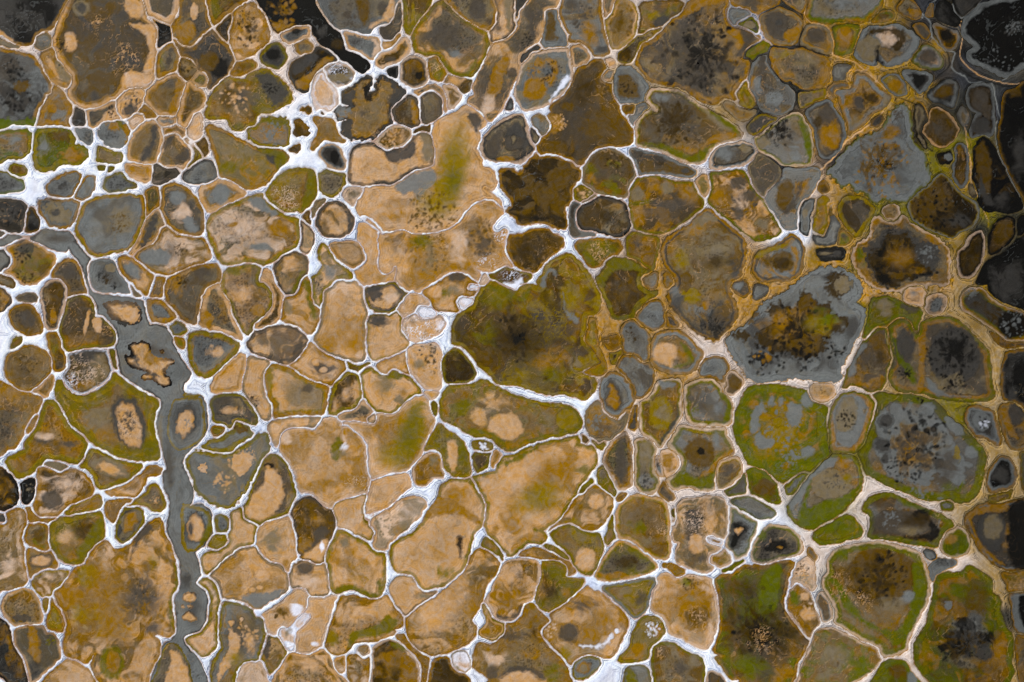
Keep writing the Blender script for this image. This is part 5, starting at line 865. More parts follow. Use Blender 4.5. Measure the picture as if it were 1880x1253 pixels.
324|1|3|large upright oval taupe pool with grey rim upper left of the pointed slate grey pool
325|1|3|small slanting oval slate grey pool with ochre rim right of the big black-speckled pool
326|1|3|small upright oval slate grey pool with dark rim right of the big black-speckled pool
327|3|1|medium round ochre pool with olive rim right of the big black-speckled pool
328|1|3|large flat oval taupe pool with ochre rim right of the big black-speckled pool
329|3|1|huge round brown pool with olive rim below the brown-spotted pool with green lip
330|0|2|small round mustard pool with tan rim below the brown-spotted pool with green lip
331|3|1|large slanting oval brown pool with olive rim left of the pointed slate grey pool
332|1|3|medium round dark taupe pool with taupe rim left of the pointed slate grey pool
333|1|3|large angular taupe pool with grey rim left of the pointed slate grey pool
334|1|3|small long upright slate grey pool lower left of the pointed slate grey pool
335|3|1|tiny round brown pool with ochre rim left of the pointed slate grey pool
336|3|1|small long upright ochre pool with mustard rim lower left of the pointed slate grey pool
337|1|3|small slate grey pool left of the pool with starfish-shaped brown heart
338|1|3|small flat oval charcoal pool with black rim above the grey pool with scalloped ochre heart
339|0|2|small round mustard pool with olive rim left of the pool with starfish-shaped brown heart
340|3|1|big ochre pool with grey foot
341|1|3|large slate grey pool above the grey pool with scalloped ochre heart
342|1|3|small round slate grey pool with dark rim above the green pool with grey flecks
343|1|3|small slanting oval dark taupe pool with ochre rim above the green pool with grey flecks
344|1|3|medium slate grey pool lower left of the big ochre pool with grey foot
345|1|3|medium slate grey pool right of the big olive pool with black cluster
346|1|3|small round taupe pool with ochre rim left of the big ochre pool with grey foot
347|1|3|tiny upright oval taupe pool with ochre rim below the brown-spotted pool with green lip
348|1|3|tiny dark taupe pool lower left of the big ochre pool with grey foot
349|1|3|large round taupe pool with grey rim below the big ochre pool with grey foot
350|1|3|medium angular slate grey pool with ochre rim below the big ochre pool with grey foot
351|3|1|small round ochre pool with pinkish rim upper left of the green pool with grey flecks
352|3|1|large upright oval ochre pool with olive rim left of the green pool with grey flecks
353|1|3|large round taupe pool with olive rim left of the green pool with grey flecks
354|1|3|large angular taupe pool with olive rim left of the green pool with grey flecks
355|3|1|medium round ochre pool with pinkish rim lower left of the green pool with grey flecks
356|5|6|small round tan sand basin with pinkish rim above the taupe pool with pale filaments
357|1|3|tiny upright oval dark taupe pool with pinkish rim above the taupe pool with pale filaments
358|1|3|small slanting oval dark taupe pool with ochre rim above the taupe pool with pale filaments
359|0|2|green pool with grey flecks among the salt ridges
360|1|3|large round taupe pool with ochre rim upper left of the green-rimmed pool with black dots
361|3|1|small round ochre pool with tan rim below the grey pool with scalloped ochre heart
362|1|3|huge slanting oval taupe pool with olive rim upper left of the big green-edged brown pool
363|1|3|small long slanting slate grey pool with olive rim below the green pool with grey flecks
364|0|2|medium slanting oval olive green pool below the green pool with grey flecks
365|1|3|small slate grey pool lower left of the green pool with grey flecks
366|1|3|medium long flat slate grey pool with olive rim below the green pool with grey flecks
367|3|1|large round ochre pool with tan rim left of the taupe pool with pale filaments
368|1|3|large angular taupe pool with pinkish rim lower right of the taupe pool with pale filaments
369|0|2|taupe pool with pale filaments among the salt ridges
370|1|3|medium slate grey pool above the dark green pool with pale ring
371|1|3|large flat oval dark taupe pool with olive rim below the green pool with grey flecks
372|3|1|small ochre pool upper left of the dark green pool with pale ring
373|3|1|tiny ochre pool upper left of the dark green pool with pale ring
374|3|1|dark green pool with pale ring
375|5|6|tan pool with ochre whorl among the salt ridges
376|3|1|large flat oval ochre pool with olive rim below the tan pool with ochre whorl
377|1|3|medium round slate grey pool with olive rim lower right of the smooth orange bean-shaped pool
378|3|1|small angular brown pool with pinkish rim lower right of the tan pool with ochre whorl
379|5|6|medium angular pale pinkish sand basin upper right of the dark green pool with pale ring
380|3|1|medium upright oval ochre pool with pinkish rim left of the big green-edged brown pool
381|3|1|small upright oval ochre pool with pinkish rim left of the big green-edged brown pool
382|1|3|tiny long slanting taupe pool with ochre rim upper left of the big green-edged brown pool
383|3|1|small long flat ochre pool above the tan pool with ochre whorl
384|0|2|tiny long flat olive green pool upper left of the dark green pool with pale ring
385|3|1|big green-edged brown pool among the salt ridges
386|0|2|medium flat oval olive green pool upper left of the big green-edged brown pool
387|3|1|huge flat oval brown pool with olive rim below the green-rimmed pool with black dots
388|0|2|medium round olive green pool above the big green pool with black patches
389|1|3|small slanting oval slate grey pool upper left of the big green pool with black patches
390|1|3|tiny slanting oval slate grey pool with charcoal rim below the green-rimmed pool with black dots
391|3|1|big green pool with black patches
392|3|1|huge angular ochre pool with pinkish rim lower left of the big green-edged brown pool
393|0|2|large flat oval olive green pool below the big green-edged brown pool
394|1|3|huge round dark taupe pool with ochre rim above the big green pool with black patches
395|0|2|medium flat oval mustard pool with ochre rim right of the big green-edged brown pool
396|1|3|medium upright oval black pool with grey rim right of the big green-edged brown pool
397|1|3|medium long upright taupe pool with ochre rim lower right of the big green-edged brown pool
398|1|3|black pool filling the top right corner
399|1|3|medium round charcoal pool with black rim above the tall black pool at right edge
400|1|3|small slanting oval black pool upper left of the black pool filling the top right corner
401|1|3|small slanting oval taupe pool with ochre rim above the pointed slate grey pool
402|3|1|small long flat ochre pool left of the black pool filling the top right corner
403|1|3|tiny upright oval taupe pool with ochre rim above the pointed slate grey pool
404|1|3|large angular taupe pool with grey rim above the pointed slate grey pool
405|1|3|small slanting oval dark taupe pool with ochre rim above the pointed slate grey pool
406|3|1|small slanting oval dark brown pool with grey rim above the pool with starfish-shaped brown heart
407|5|6|medium round tan sand basin with grey rim upper right of the pointed slate grey pool
408|0|2|small slanting oval mustard pool with grey rim above the pointed slate grey pool
409|1|3|small angular charcoal pool with grey rim above the pointed slate grey pool
410|1|3|medium round charcoal pool with grey rim upper right of the pointed slate grey pool
411|1|3|small long upright dark taupe pool with taupe rim above the pool with starfish-shaped brown heart
412|3|1|medium round brown pool with tan rim upper right of the pointed slate grey pool
413|1|3|small upright oval taupe pool with grey rim upper right of the pointed slate grey pool
414|3|1|medium long upright brown pool with grey rim right of the pointed slate grey pool
415|3|1|small round dark brown pool with black rim right of the pointed slate grey pool
416|3|1|medium dark brown pool upper left of the tall black pool at right edge
417|1|3|large upright oval black pool lower left of the tall black pool at right edge
418|1|3|tall black pool at right edge
419|1|3|pointed slate grey pool among the salt ridges
420|3|1|large angular ochre pool with grey rim above the pointed slate grey pool
421|1|3|tiny slanting oval dark taupe pool with ochre rim above the pointed slate grey pool
422|1|3|medium round dark taupe pool with mustard rim lower left of the pointed slate grey pool
423|3|1|large round dark brown pool with grey rim lower right of the pointed slate grey pool
424|3|1|small round ochre pool with pinkish rim above the pool with starfish-shaped brown heart
425|1|3|tiny long upright taupe pool with charcoal rim right of the pointed slate grey pool
426|1|3|pool with starfish-shaped brown heart among the salt ridges
427|3|1|medium dark brown pool right of the pool with starfish-shaped brown heart
428|3|1|large dark brown pool lower right of the pool with starfish-shaped brown heart
429|1|3|large angular black pool right of the pool with starfish-shaped brown heart
430|3|1|medium slanting oval brown pool with black rim below the tall black pool at right edge
431|1|3|small round black pool below the tall black pool at right edge
432|1|3|grey pool with scalloped ochre heart
433|3|1|large upright oval ochre pool with olive rim below the pool with starfish-shaped brown heart
434|0|2|medium flat oval olive green pool below the pool with starfish-shaped brown heart
435|5|6|small round tan sand basin below the pool with starfish-shaped brown heart
436|1|3|small round slate grey pool with tan rim above the green-rimmed pool with black dots
437|1|3|tiny flat oval slate grey pool with charcoal rim below the pointed slate grey pool
438|1|3|huge flat oval taupe pool with ochre rim above the green-rimmed pool with black dots
439|1|3|green-rimmed pool with black dots among the salt ridges
440|1|3|medium slanting oval charcoal pool with ochre rim above the big green pool with black patches
441|1|3|large upright oval taupe pool with ochre rim right of the green-rimmed pool with black dots
442|1|3|medium round black pool with grey rim right of the green-rimmed pool with black dots
443|1|3|small long flat taupe pool with mustard rim above the big green pool with black patches
444|1|3|tiny round slate grey pool with olive rim upper right of the big green-edged brown pool
445|1|3|large upright oval black pool with ochre rim right of the green pool with grey flecks
446|1|3|small dark taupe pool upper right of the green-rimmed pool with black dots
447|1|3|medium long upright taupe pool with ochre rim right of the green-rimmed pool with black dots
448|1|3|medium long flat dark taupe pool with grey rim lower left of the big black-speckled pool
449|1|3|medium upright oval charcoal pool with olive rim above the huge tan pool beside the channel'''
LAB={}
for _r in LABELS.splitlines():
    _k,_a,_g,_t=_r.split('|'); LAB[int(_k)]=(KINDS_[int(_a)][0],_t,KINDS_[int(_a)][1],GROUPS_[int(_g)])
S=1.6; MX=24; W0,H0=1880,1253
F=np.float32
gx=np.arange(-MX,W0+MX+S,S,dtype=F); gy=np.arange(-MX,H0+MX+S,S,dtype=F)
NX,NY=len(gx),len(gy)
X,Y=np.meshgrid(gx,gy)
def hsh(ix,iy,s):
    h=(ix.astype(np.int64)*374761393+iy.astype(np.int64)*668265263+s*974634777)&0x7fffffff
    h=((h^(h>>13))*1274126177)&0x7fffffff
    h=((h^(h>>15))*461845907)&0x7fffffff
    return ((h^(h>>14))&0xffffff).astype(F)/F(0xffffff)
def vn(x,y,sc,s):
    x=x/F(sc); y=y/F(sc); ix=np.floor(x); iy=np.floor(y); fx=x-ix; fy=y-iy
    fx=fx*fx*fx*(fx*(fx*6-15)+10); fy=fy*fy*fy*(fy*(fy*6-15)+10)
    ix=ix.astype(np.int64); iy=iy.astype(np.int64)
    a=hsh(ix,iy,s); b=hsh(ix+1,iy,s); c=hsh(ix,iy+1,s); d=hsh(ix+1,iy+1,s)
    return ((a+(b-a)*fx)*(1-fy)+(c+(d-c)*fx)*fy)*2-1
def fbm(x,y,sc,s,o=4,g=.5):
    r=0; a=1; t=0
    c,sn=F(.8),F(.6)
    for i in range(o):
        r=r+a*vn(x,y,sc,s+i*17); t+=a; a*=g; sc=sc/2.03; x,y=c*x-sn*y+31,sn*x+c*y+17
    return (r/t).astype(F)
def worley(x,y,sc,s):
    x=x/sc; y=y/sc; ix=np.floor(x).astype(np.int64); iy=np.floor(y).astype(np.int64)
    f1=np.full(x.shape,9,F); f2=f1.copy()
    for dy in (-1,0,1):
        for dx in (-1,0,1):
            px=ix+dx+.12+.76*hsh(ix+dx,iy+dy,s); py=iy+dy+.12+.76*hsh(ix+dx,iy+dy,s+5)
            d=np.hypot(px-x,py-y).astype(F)
            f2=np.minimum(f2,np.maximum(f1,d)); f1=np.minimum(f1,d)
    return f1,f2
def ss(a,b,x):
    t=np.clip((x-a)/(b-a),0,1); return t*t*(3-2*t)
def lin(h):
    c=np.array([int(h[i:i+2],16) for i in (0,2,4)])/255.
    return np.where(c<=.04045,c/12.92,((c+.055)/1.055)**2.4).astype(F)
PAL_={k:lin(v) for k,v in dict(w='dfe4f2',p='c6aa90',t='bf976a',o='896421',b='574219',d='382b12',k='161512',g='6d706e',s='403e3a',v='4f5a0a',y='7c6712',m='75684f',n='494238').items()}
GP={k:[lin(c) for c in v] for k,v in dict(
 W=('a98f80','c3cee6','e9f2ff','505a78'),S=('cfc6c2','dde4f4','f2f8ff','9aa8c8'),P=('94744a','c0ad9c','ddd0c8','6d6462'),
 O=('5c4610','8a661f','ac8344','503a0e'),V=('3e380a','565208','6e6412','221e06'),Y=('4e400e','6e5814','92712c','2e260a'),
 K=('2a2212','141315','34352f','08080a'),Q=('1c1912','1b1c1e','34363a','0a0a0b'),B=('54431a','7e6538','a58b60','3a3018')).items()}
def spl(P,n=5):
    P=np.array(P,F); a,b,c,d=np.roll(P,1,0),P,np.roll(P,-1,0),np.roll(P,-2,0); out=[]
    for t in np.arange(n,dtype=F)/n:
        out.append(.5*(2*b+(c-a)*t+(2*a-5*b+4*c-d)*t*t+(3*b-a-3*c+d)*t**3)*.85+(b+(c-b)*t)*.15)
    return np.stack(out,1).reshape(-1,2).astype(F)
def sdf(P,x,y):
    """signed distance, negative inside"""
    sh=x.shape; x=x.ravel(); y=y.ravel(); D=np.full(x.shape,1e9,F); ins=np.zeros(x.shape,bool)
    for (ax,ay),(bx,by) in zip(P,np.roll(P,-1,0)):
        ex,ey=bx-ax,by-ay; l=ex*ex+ey*ey+1e-6
        t=np.clip(((x-ax)*ex+(y-ay)*ey)/l,0,1); dx=x-ax-t*ex; dy=y-ay-t*ey
        np.minimum(D,dx*dx+dy*dy,out=D)
        if (ay>by)!=(ay==by):
            pass
        if ay!=by:
            c=((ay>y)!=(by>y)); 
            ins^=c&(x<ax+(y-ay)*(ex/ey))
    D=np.sqrt(D); return np.where(ins,-D,D).reshape(sh)
def parse(txt):
    ox=oy=0; cells=[]; lines=[]
    for ln in txt.splitlines():
        if not ln.strip(): continue
        k=ln[0]
        if k=='T': ox,oy=[float(v) for v in ln.split()[1:3]]; continue
        a=(ln[2:].split('|')+['',''])[:3]
        pt=lambda s:[(ox+float(p.split(',')[0])/4,oy+float(p.split(',')[1])/4) for p in s.split()]
        if k=='W': lines.append((float(a[0])/8,pt(a[1]),None)); continue
        if k=='L': q=a[0].split(); lines.append((float(q[1])/8,pt(a[1]),q[0])); continue
        st=a[0].split(); bands=[]; mot=[]; j=0
        for s in st:
            if s[0]=='~': mot.append((s[1],int(s[2:] or 1)))
            elif s[0]=='#': j=int(s[2:])
            else: bands.append((s[0],float(s[1:]) if s[1:] else 0))
        fe=[]
        for f in a[2].split(';'):
            q=f.split()
            if not q: continue
            if q[0]=='P': fe.append(('P',q[1],pt(' '.join(q[2:]))))
            else:
                v=[float(z) for z in q[2:]]
                fe.append((q[0],q[1],ox+v[0]/4,oy+v[1]/4,v[2]/4)+((v[3]/4,) if len(v)>3 else ())+((v[4],) if len(v)>4 else ()))
        fill=bands[-1][0]
        if bands[-1][1]>0 and len(bands)>1 and False: pass
        cells.append(dict(k=k,b=[b for b in bands[:-1]],fill=fill,mot=mot,j=j,pts=pt(a[1]),fe=fe,id=len(cells)))
    return cells,lines
def build(txt,gtxt,log=print):
    rng=np.random.RandomState(5)
    cells,lines=parse(txt)
    for c in cells: c['poly']=spl(c['pts'])
    wx=X+2.0*fbm(X,Y,26,1,2)+1.1*vn(X,Y,7,3); wy=Y+2.0*fbm(X,Y,26,9,2)+1.1*vn(X,Y,7,13)
    n4=vn(X,Y,5,21); n12=fbm(X,Y,13,31,3); n40=fbm(X,Y,44,41,4)
    # flow-warped noise for the marbling
    q1=fbm(X,Y,60,51,3); q2=fbm(X,Y,60,61,3)
    mar=fbm(X+q1*46,Y+q2*46,26,71,5,.6); mar2=fbm(X+q2*60,Y+q1*60,15,81,4,.62); mar3=fbm(X-q1*40,Y+q2*50,48,91,5,.6)
    sm1=fbm(X+q1*60,Y+q2*60,38,301,3,.42); sm2=fbm(X+q2*70,Y-q1*60,24,311,3,.42); sm3=fbm(X-q1*50,Y+q2*60,70,321,3,.4)
    fil=1-np.abs(fbm(X+q2*70,Y-q1*70,24,95,4,.6))*2.6   # ridged filaments
    D1=np.full(X.shape,60,F); D2=D1.copy(); OW=np.full(X.shape,-1,np.int32)
    win={}
    for c in cells:
        P=c['poly']; m=26
        x0,y0=P.min(0)-m; x1,y1=P.max(0)+m
        i0=max(0,int((x0+MX)/S)); i1=min(NX,int((x1+MX)/S)+2); j0=max(0,int((y0+MX)/S)); j1=min(NY,int((y1+MX)/S)+2)
        if i1-i0<2 or j1-j0<2: c['w']=None; continue
        sl=(slice(j0,j1),slice(i0,i1)); c['w']=sl
        d=sdf(P,wx[sl],wy[sl]).astype(F)+(.7+c['j']*1.0)*n4[sl]+.5*c['j']*n12[sl]
        c['d']=d
        if c['k']=='I': continue
        a,b,o=D1[sl],D2[sl],OW[sl]
        nb=d<a
        b[...]=np.where(nb,a,np.minimum(b,d)); o[...]=np.where(nb,c['id'],o); a[...]=np.where(nb,d,a)
    RB=1.8+.8*vn(X,Y,45,101)+.5*n12
    G=np.maximum(D1-3.4,RB-(D2-D1)/2)
    paint=[]
    for w,P,kc in lines:
        P=np.array(P,F)
        Q=spl(P,5)[:-5] if len(P)>2 else P
        dd=np.full(X.shape,1e4,F)
        i0=max(0,int((Q[:,0].min()-12+MX)/S)); i1=int((Q[:,0].max()+12+MX)/S); j0=max(0,int((Q[:,1].min()-12+MX)/S)); j1=int((Q[:,1].max()+12+MX)/S)
        sl=(slice(j0,j1),slice(i0,i1)); x=wx[sl]; y=wy[sl]; dd=np.full(x.shape,1e9,F)
        for (ax,ay),(bx,by) in zip(Q[:-1],Q[1:]):
            ex,ey=bx-ax,by-ay; l=ex*ex+ey*ey+1e-6
            t=np.clip(((x-ax)*ex+(y-ay)*ey)/l,0,1); dd=np.minimum(dd,np.hypot(x-ax-t*ex,y-ay-t*ey))
        if kc is None: G[sl]=np.maximum(G[sl],w-dd)
        else: paint.append((sl,w,dd,kc))
    # ---------- ground colours
    names=list(GP); px=[];py=[];pk=[]
    for ln in gtxt.splitlines():
        if not ln.strip(): continue
        k,*r=ln.split()
        for q in r:
            a,b=q.split(','); px.append(float(a)); py.append(float(b)); pk.append(names.index(k))
    st=5; cx=X[::st,::st]; cy=Y[::st,::st]; wt=np.zeros((len(names),)+cx.shape,F)
    for a,b,k in zip(px,py,pk):
        wt[k]+=1/((cx-a)**2+(cy-b)**2+90)**1.9
    wt/=wt.sum(0)
    def up(a):
        fx=np.arange(NX)/st; fy=np.arange(NY)/st; ix=np.minimum(fx.astype(int),a.shape[1]-2); iy=np.minimum(fy.astype(int),a.shape[0]-2)
        tx=(fx-ix).clip(0,1)[None]; ty=(fy-iy).clip(0,1)[:,None]
        r0=a[iy][:,ix]*(1-tx)+a[iy][:,ix+1]*tx; r1=a[iy+1][:,ix]*(1-tx)+a[iy+1][:,ix+1]*tx
        return (r0*(1-ty)+r1*ty).astype(F)
    lay=[np.zeros(X.shape+(3,),F) for _ in range(4)]
    for k,nm in enumerate(names):
        u=up(wt[k])[...,None]
        for q in range(4): lay[q]+=u*GP[nm][q]
    gd=G+n12*1.2
    med=(D2-D1)  # zero on the middle of a ridge
    m1=ss(.9,4.0,gd)[...,None]; gc=lay[0]*(1-m1)+lay[1]*m1
    gl=G+1.6*q1+.5*n12
    gl2=np.minimum(gl,6)+.45*np.maximum(gl-6,0); stripe=np.sin(gl2*1.5+3*n40); m2=(ss(.5,2.0,gd)*(.55+.45*ss(-.6,1,stripe))*ss(-.7,.3,n40+.5*mar3+.3))[...,None]; gc=gc*(1-m2)+lay[2]*m2
    l1=ss(1.7,.5,np.abs(med-2.2))*ss(-.05,.3,n40+.3*q2)*ss(.8,2.2,G)
    l2=ss(1.1,.3,np.abs(gl-4.2))*ss(-.15,.25,q1-.6*n40)
    l3=ss(1.4,.3,np.abs(gl-9+mar3*3))*ss(-.05,.3,q2)*.5
    ln=np.maximum(np.maximum(l1,l2),l3)[...,None]*.72; gc=gc*(1-ln)+lay[3]*ln
    wide=(ss(9,20,G)*.45)[...,None]; gc=gc*(1-wide)+(.55*lay[1]+.45*lay[0])*wide
    gc*=(1+.12*mar2+.05*n4+.10*mar3)[...,None]
    # ---------- pool colours
    PAL0=PAL_
    pc=np.zeros(X.shape+(3,),F); PART=np.zeros(X.shape,np.int32); parts=[(-1,'')]
    HZ=np.zeros(X.shape,F)
    def mix(a,b,m): m=m[...,None]; return a*(1-m)+b*m
    for c in sorted(cells,key=lambda c:c['k']=='I'):
        sl=c['w']
        if sl is None: continue
        d=c['d']; inl=c['k']=='I'
        mask=(d<(1.2 if inl else 4.5))&(True if inl else (OW[sl]==c['id']))
        x=wx[sl]; y=wy[sl]; t=-(G[sl] if not inl else d); t=np.where(t>0,t,0)
        m12,M1,M2,M3,N4,N40,FL=n12[sl],mar[sl],mar2[sl],mar3[sl],n4[sl],n40[sl],fil[sl]
        S1,S2,S3=sm1[sl]*1.35,sm2[sl]*1.35,sm3[sl]*1.35
        px_=c['poly'][:,0].mean(); vm_=.0 if (px_<150 and c['poly'][:,1].mean()<360) else .6 if px_<1150 else .6-.45*min(1,(px_-1150)/250)
        PAL=dict(PAL0); PAL['v']=PAL0['v']*(1-vm_)+PAL0['y']*vm_*.75
        f=PAL[c['fill']]; col=np.empty(d.shape+(3,),F); col[...]=f
        # base marbling: two neighbours in tone around the fill
        cf=1.0
        if c['fill'] in 'obmyt':
            a1,a2=dict(o='bm',b='do',m='no',y='bm',t='po')[c['fill']]; hv=.38 if c['fill']=='t' else 1
            col=mix(col,PAL[a1],ss(-.35,.75,S1+.3*S2+.12*M2)*.62*hv); col=mix(col,PAL[a2],ss(-.35,.75,-S3-.4*S2+.12*M2)*.55*hv)
        elif c['fill'] in 'gnsdv':
            a1,a2=dict(g='sm',n='sm',s='nk',d='bk',v='yb')[c['fill']]
            col=mix(col,PAL[a1],ss(-.3,.8,S1+.3*S2)*.35); col=mix(col,PAL[a2],ss(-.3,.8,-S3-.4*S2)*.35)
        tq=.5 if c['fill']=='t' else 1; col*= (1+(.13*M2+.15*M3+.18*S2+.07*N4)*tq)[...,None]*(1 if c['fill'] in 'tpk' else .94)
        if not c['mot']: c['mot']=[('b' if c['fill'] in 'otvy' else 'n' if c['fill'] in 'mg' else 'k',0)]
        for i,(k,n) in enumerate(c['mot']):
            src=(S1,-S3,S2)[(i+c['id'])%3]*(1 if c['id']%2==0 else -1); th=.40-.2*n
            col=mix(col,PAL[k]*(1+.15*M2[...,None]),ss(th-.30,th+.5,src+.22*M2+.08*N4)*(.8 if n else .4))
        # soft second tone and thin streaks common to all the mud
        if c['fill'] not in 'wk': col=mix(col,PAL['n' if c['fill'] in 'bdns' else 'm'],ss(.25,.6,-M2+.2*M1)*.28)
        if c['fill'] in 'obmnyvd': col=mix(col,PAL['t'],ss(.80,1.02,FL+.12*N4)*ss(-.3,.5,N40+M3)*.12)
        R=float(max(8,t.max()))
        # bands from the edge
        acc=0; tt=t+2.4*m12+1.6*M2+.8*N4; gate=.62+.38*ss(-.5,.4,N40+.6*M3)
        edges=[]
        for k,w in c['b']: edges.append((acc,acc+w*1.15,k)); acc+=w*1.15
        for a,b,k in reversed(edges):
            rc=PAL[k] if k!='v' else mix(np.broadcast_to(PAL['v'],col.shape),PAL['y'],ss(-.5,.5,M3+N40)*(.75 if c['poly'][:,0].mean()<1300 else .3))
            col=mix(col,rc*(1+.25*M2+.12*M3+.08*N4)[...,None],(1-ss(b-2.0,b+3.0,tt))*gate)
        if c['fill'] in 'obmnt' and R>16: col=mix(col,PAL['n'],ss(.25,1.0,t/R+.5*M3+.3*M2)*(.08 if c['fill']=='t' else .34))
        # zoned centre with its own outline, dark grains and flow lines
        if R>15 and c['fill'] in 'obmntgs':
            zf=t/R+.6*S3+.3*S2+.12*M2; zc=PAL[dict(o='m',b='n',m='n',n='s',t='m',g='s',s='k')[c['fill']]]*(1+.2*M2[...,None])
            z0=.55+.35*np.sin(c['id']*2.4); zk=.4 if c['fill']=='t' else 1; col=mix(col,zc,ss(z0-.12,z0+.3,zf)*.5*zk); col*=(1-.12*ss(.05,.0,np.abs(zf-z0)))[...,None]
            if not any(f[0]=='S' for f in c['fe']):
                f1,_=worley(x+3*m12,y+3*M2,5.5,c['id']*3+1); col=mix(col,PAL['d' if c['fill'] in 'obt' else 'k'],ss(.42,.12,f1+.25*N4)*ss(.25,.75,zf+.3*M1-.1)*.45*(.3 if c['fill']=='t' else 1))
        fl=t*.5+8*S1+3*M1+4*S3; fq=np.abs((fl/4.2)%1-.5)*4.2; col*=(1-.12*ss(.6,.1,fq)*ss(-.1,.35,M3+.4*N40))[...,None]
        fq2=np.abs(((t*.3-9*S3+4*S2+2*M3)/5.1)%1-.5)*5.1; col=mix(col,PAL['t' if c['fill'] in 'obmytn' else 'g'],ss(.55,.1,fq2)*ss(.0,.4,-M1+.4*N40)*.28)
        # agate-like contour lines following the shore
        ring=np.sin(t*1.35+m12*5+N40*4); col*=(1+.07*ring*ss(0,3,t)*(1-ss(10,26,t)))[...,None]
        dk=ss(1.4,.2,np.abs(tt-acc-1.0))*ss(-.2,.4,M3+N40*.5); col*=(1-.35*dk)[...,None]
        HZ_l=np.zeros(d.shape,F)
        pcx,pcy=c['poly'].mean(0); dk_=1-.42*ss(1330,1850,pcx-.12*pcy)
        pid0=len(parts); parts.append((c['id'],'BED')); rim=None
        pl=np.full(d.shape,pid0,np.int32)
        if acc>=4 and R>acc+3:
            parts.append((c['id'],'RIM:'+c['b'][int(np.argmax([w for _,w in c['b']]))][0])); pl[t<acc]=len(parts)-1
        for fe in c['fe']:
            ty,k=fe[0],fe[1]; C=PAL[k]*(1+.16*M2+.08*N4)[...,None]
            if ty in 'EP':
                if ty=='E':
                    _,_,ex,ey,rx=fe[:5]; ry=fe[5] if len(fe)>5 else rx; an=np.radians(fe[6]) if len(fe)>6 else 0
                    dx=x-ex; dy=y-ey; u=dx*np.cos(an)+dy*np.sin(an); v=-dx*np.sin(an)+dy*np.cos(an)
                    r=np.sqrt((u/rx)**2+(v/ry)**2); dd=(r-1)*min(rx,ry); big=min(rx,ry)
                else:
                    pp=spl(fe[2],3); dd=sdf(pp,x,y); big=10
                soft=1.8 if big<8 else 3.4
                dd=dd+(1.3*N4+2.4*m12+2.6*M2)*(1 if big>=6 else .45)*(1+.8*c['j'])
                m=ss(soft,-soft,dd)*.92
                # brighter or darker outline where the patch meets the bed
                col*=(1-.25*ss(2.2,.4,np.abs(dd-1.2))*ss(-.4,.3,M3))[...,None]
                col=mix(col,C,m)
                hit=(dd<0)&(t>0)
                if hit.sum()>30: parts.append((c['id'],'PATCH:'+k)); pl[hit]=len(parts)-1
                HZ_l+=m*(.12 if k in 'tpwo' else -.02)
            elif ty=='Z':
                _,_,ex,ey,rx=fe[:5]; ry=fe[5] if len(fe)>5 else rx; an=np.radians(fe[6]) if len(fe)>6 else 0
                dx=x-ex; dy=y-ey; u=dx*np.cos(an)+dy*np.sin(an); v=-dx*np.sin(an)+dy*np.cos(an)
                col=mix(col,C,ss(1.25,.15,np.hypot(u/rx,v/ry)+.12*S2+.05*M2)*.8)
            elif ty=='X':
                _,_,ex,ey,rx=fe[:5]; dx=x-ex+3*m12; dy=y-ey+3*M2; r=np.hypot(dx,dy)/rx; an=np.arctan2(dy,dx)
                cx_,sy_=np.cos(an),np.sin(an); w1=.75*fbm(cx_*4.2+ex+3*r*cx_,sy_*4.2+r*5.5+ey,1.3,c['id']+401,3,.6)+.45*S2+.35*M2
                m=ss(.0,.75,.95-r+1.05*w1+.3*M2-.2)*(.5+.35*ss(1,.2,r))*ss(0,.35,r+.2+.3*M2); m=m*(r<1.7); col=mix(col,C,m)
            elif ty=='M':
                _,_,ex,ey,rx=fe[:5]; ry=fe[5] if len(fe)>5 else rx
                r=np.sqrt(((x-ex)/rx)**2+((y-ey)/ry)**2)
                m=ss(.0,.95,1.1-r+.35*M2+.5*S2+.2*m12)*.85; m=m*(r<1.6); col=mix(col,C,m)
            elif ty=='V':
                _,_,ex,ey,rx=fe[:5]; r=np.hypot(x-ex,y-ey)/rx
                sc=F(min(10,max(6,rx*.26))); f1,f2=worley(x+7*m12+3*N4,y+8*M2,sc,c['id']*7+3)
                m=np.maximum(ss(.22,.03,(f2-f1)-.06*N4)*ss(.0,.5,.35+M3+m12),ss(.72,.98,FL)*.35)*ss(1.15,.5,r+.5*M2+.3*m12)*.62; col=mix(col,C,m)
            elif ty=='S':
                _,_,ex,ey,rr=fe[:5]; sz=max(fe[5] if len(fe)>5 else 2,1.1)
                n=int(np.clip(.55*(rr/sz)**2,4,70)); rs=np.random.RandomState(int(ex*7+ey*13)%99991)
                for i in range(n):
                    a=rs.rand()*6.283; rad=rr*rs.rand()**.62; s=sz*(.45+.75*rs.rand())*(1.05-.35*rad/rr)
                    qx,qy=ex+np.cos(a)*rad,ey+np.sin(a)*rad; el=1+.5*rs.rand(); ca,sa=np.cos(a),np.sin(a)
                    i0=int((qx-3*s-4+MX)/S)-sl[1].start; i1=int((qx+3*s+4+MX)/S)-sl[1].start; j0=int((qy-3*s-4+MX)/S)-sl[0].start; j1=int((qy+3*s+4+MX)/S)-sl[0].start
                    i0=max(0,i0); j0=max(0,j0)
                    if i1<=i0+1 or j1<=j0+1 or i0>=d.shape[1] or j0>=d.shape[0]: continue
                    ls=(slice(j0,j1),slice(i0,i1)); dx=x[ls]-qx; dy=y[ls]-qy
                    u=(dx*ca+dy*sa)/el; v=-dx*sa+dy*ca
                    dd=np.hypot(u,v)-s+.6*N4[ls]*min(s,2)+2.2*M2[ls]*min(s/3,1)
                    m=ss(1.5,-1.3-.45*s,dd)*(.5+.4*rs.rand())*(t[ls]>2)
                    col[ls]=mix(col[ls],C[ls],m)
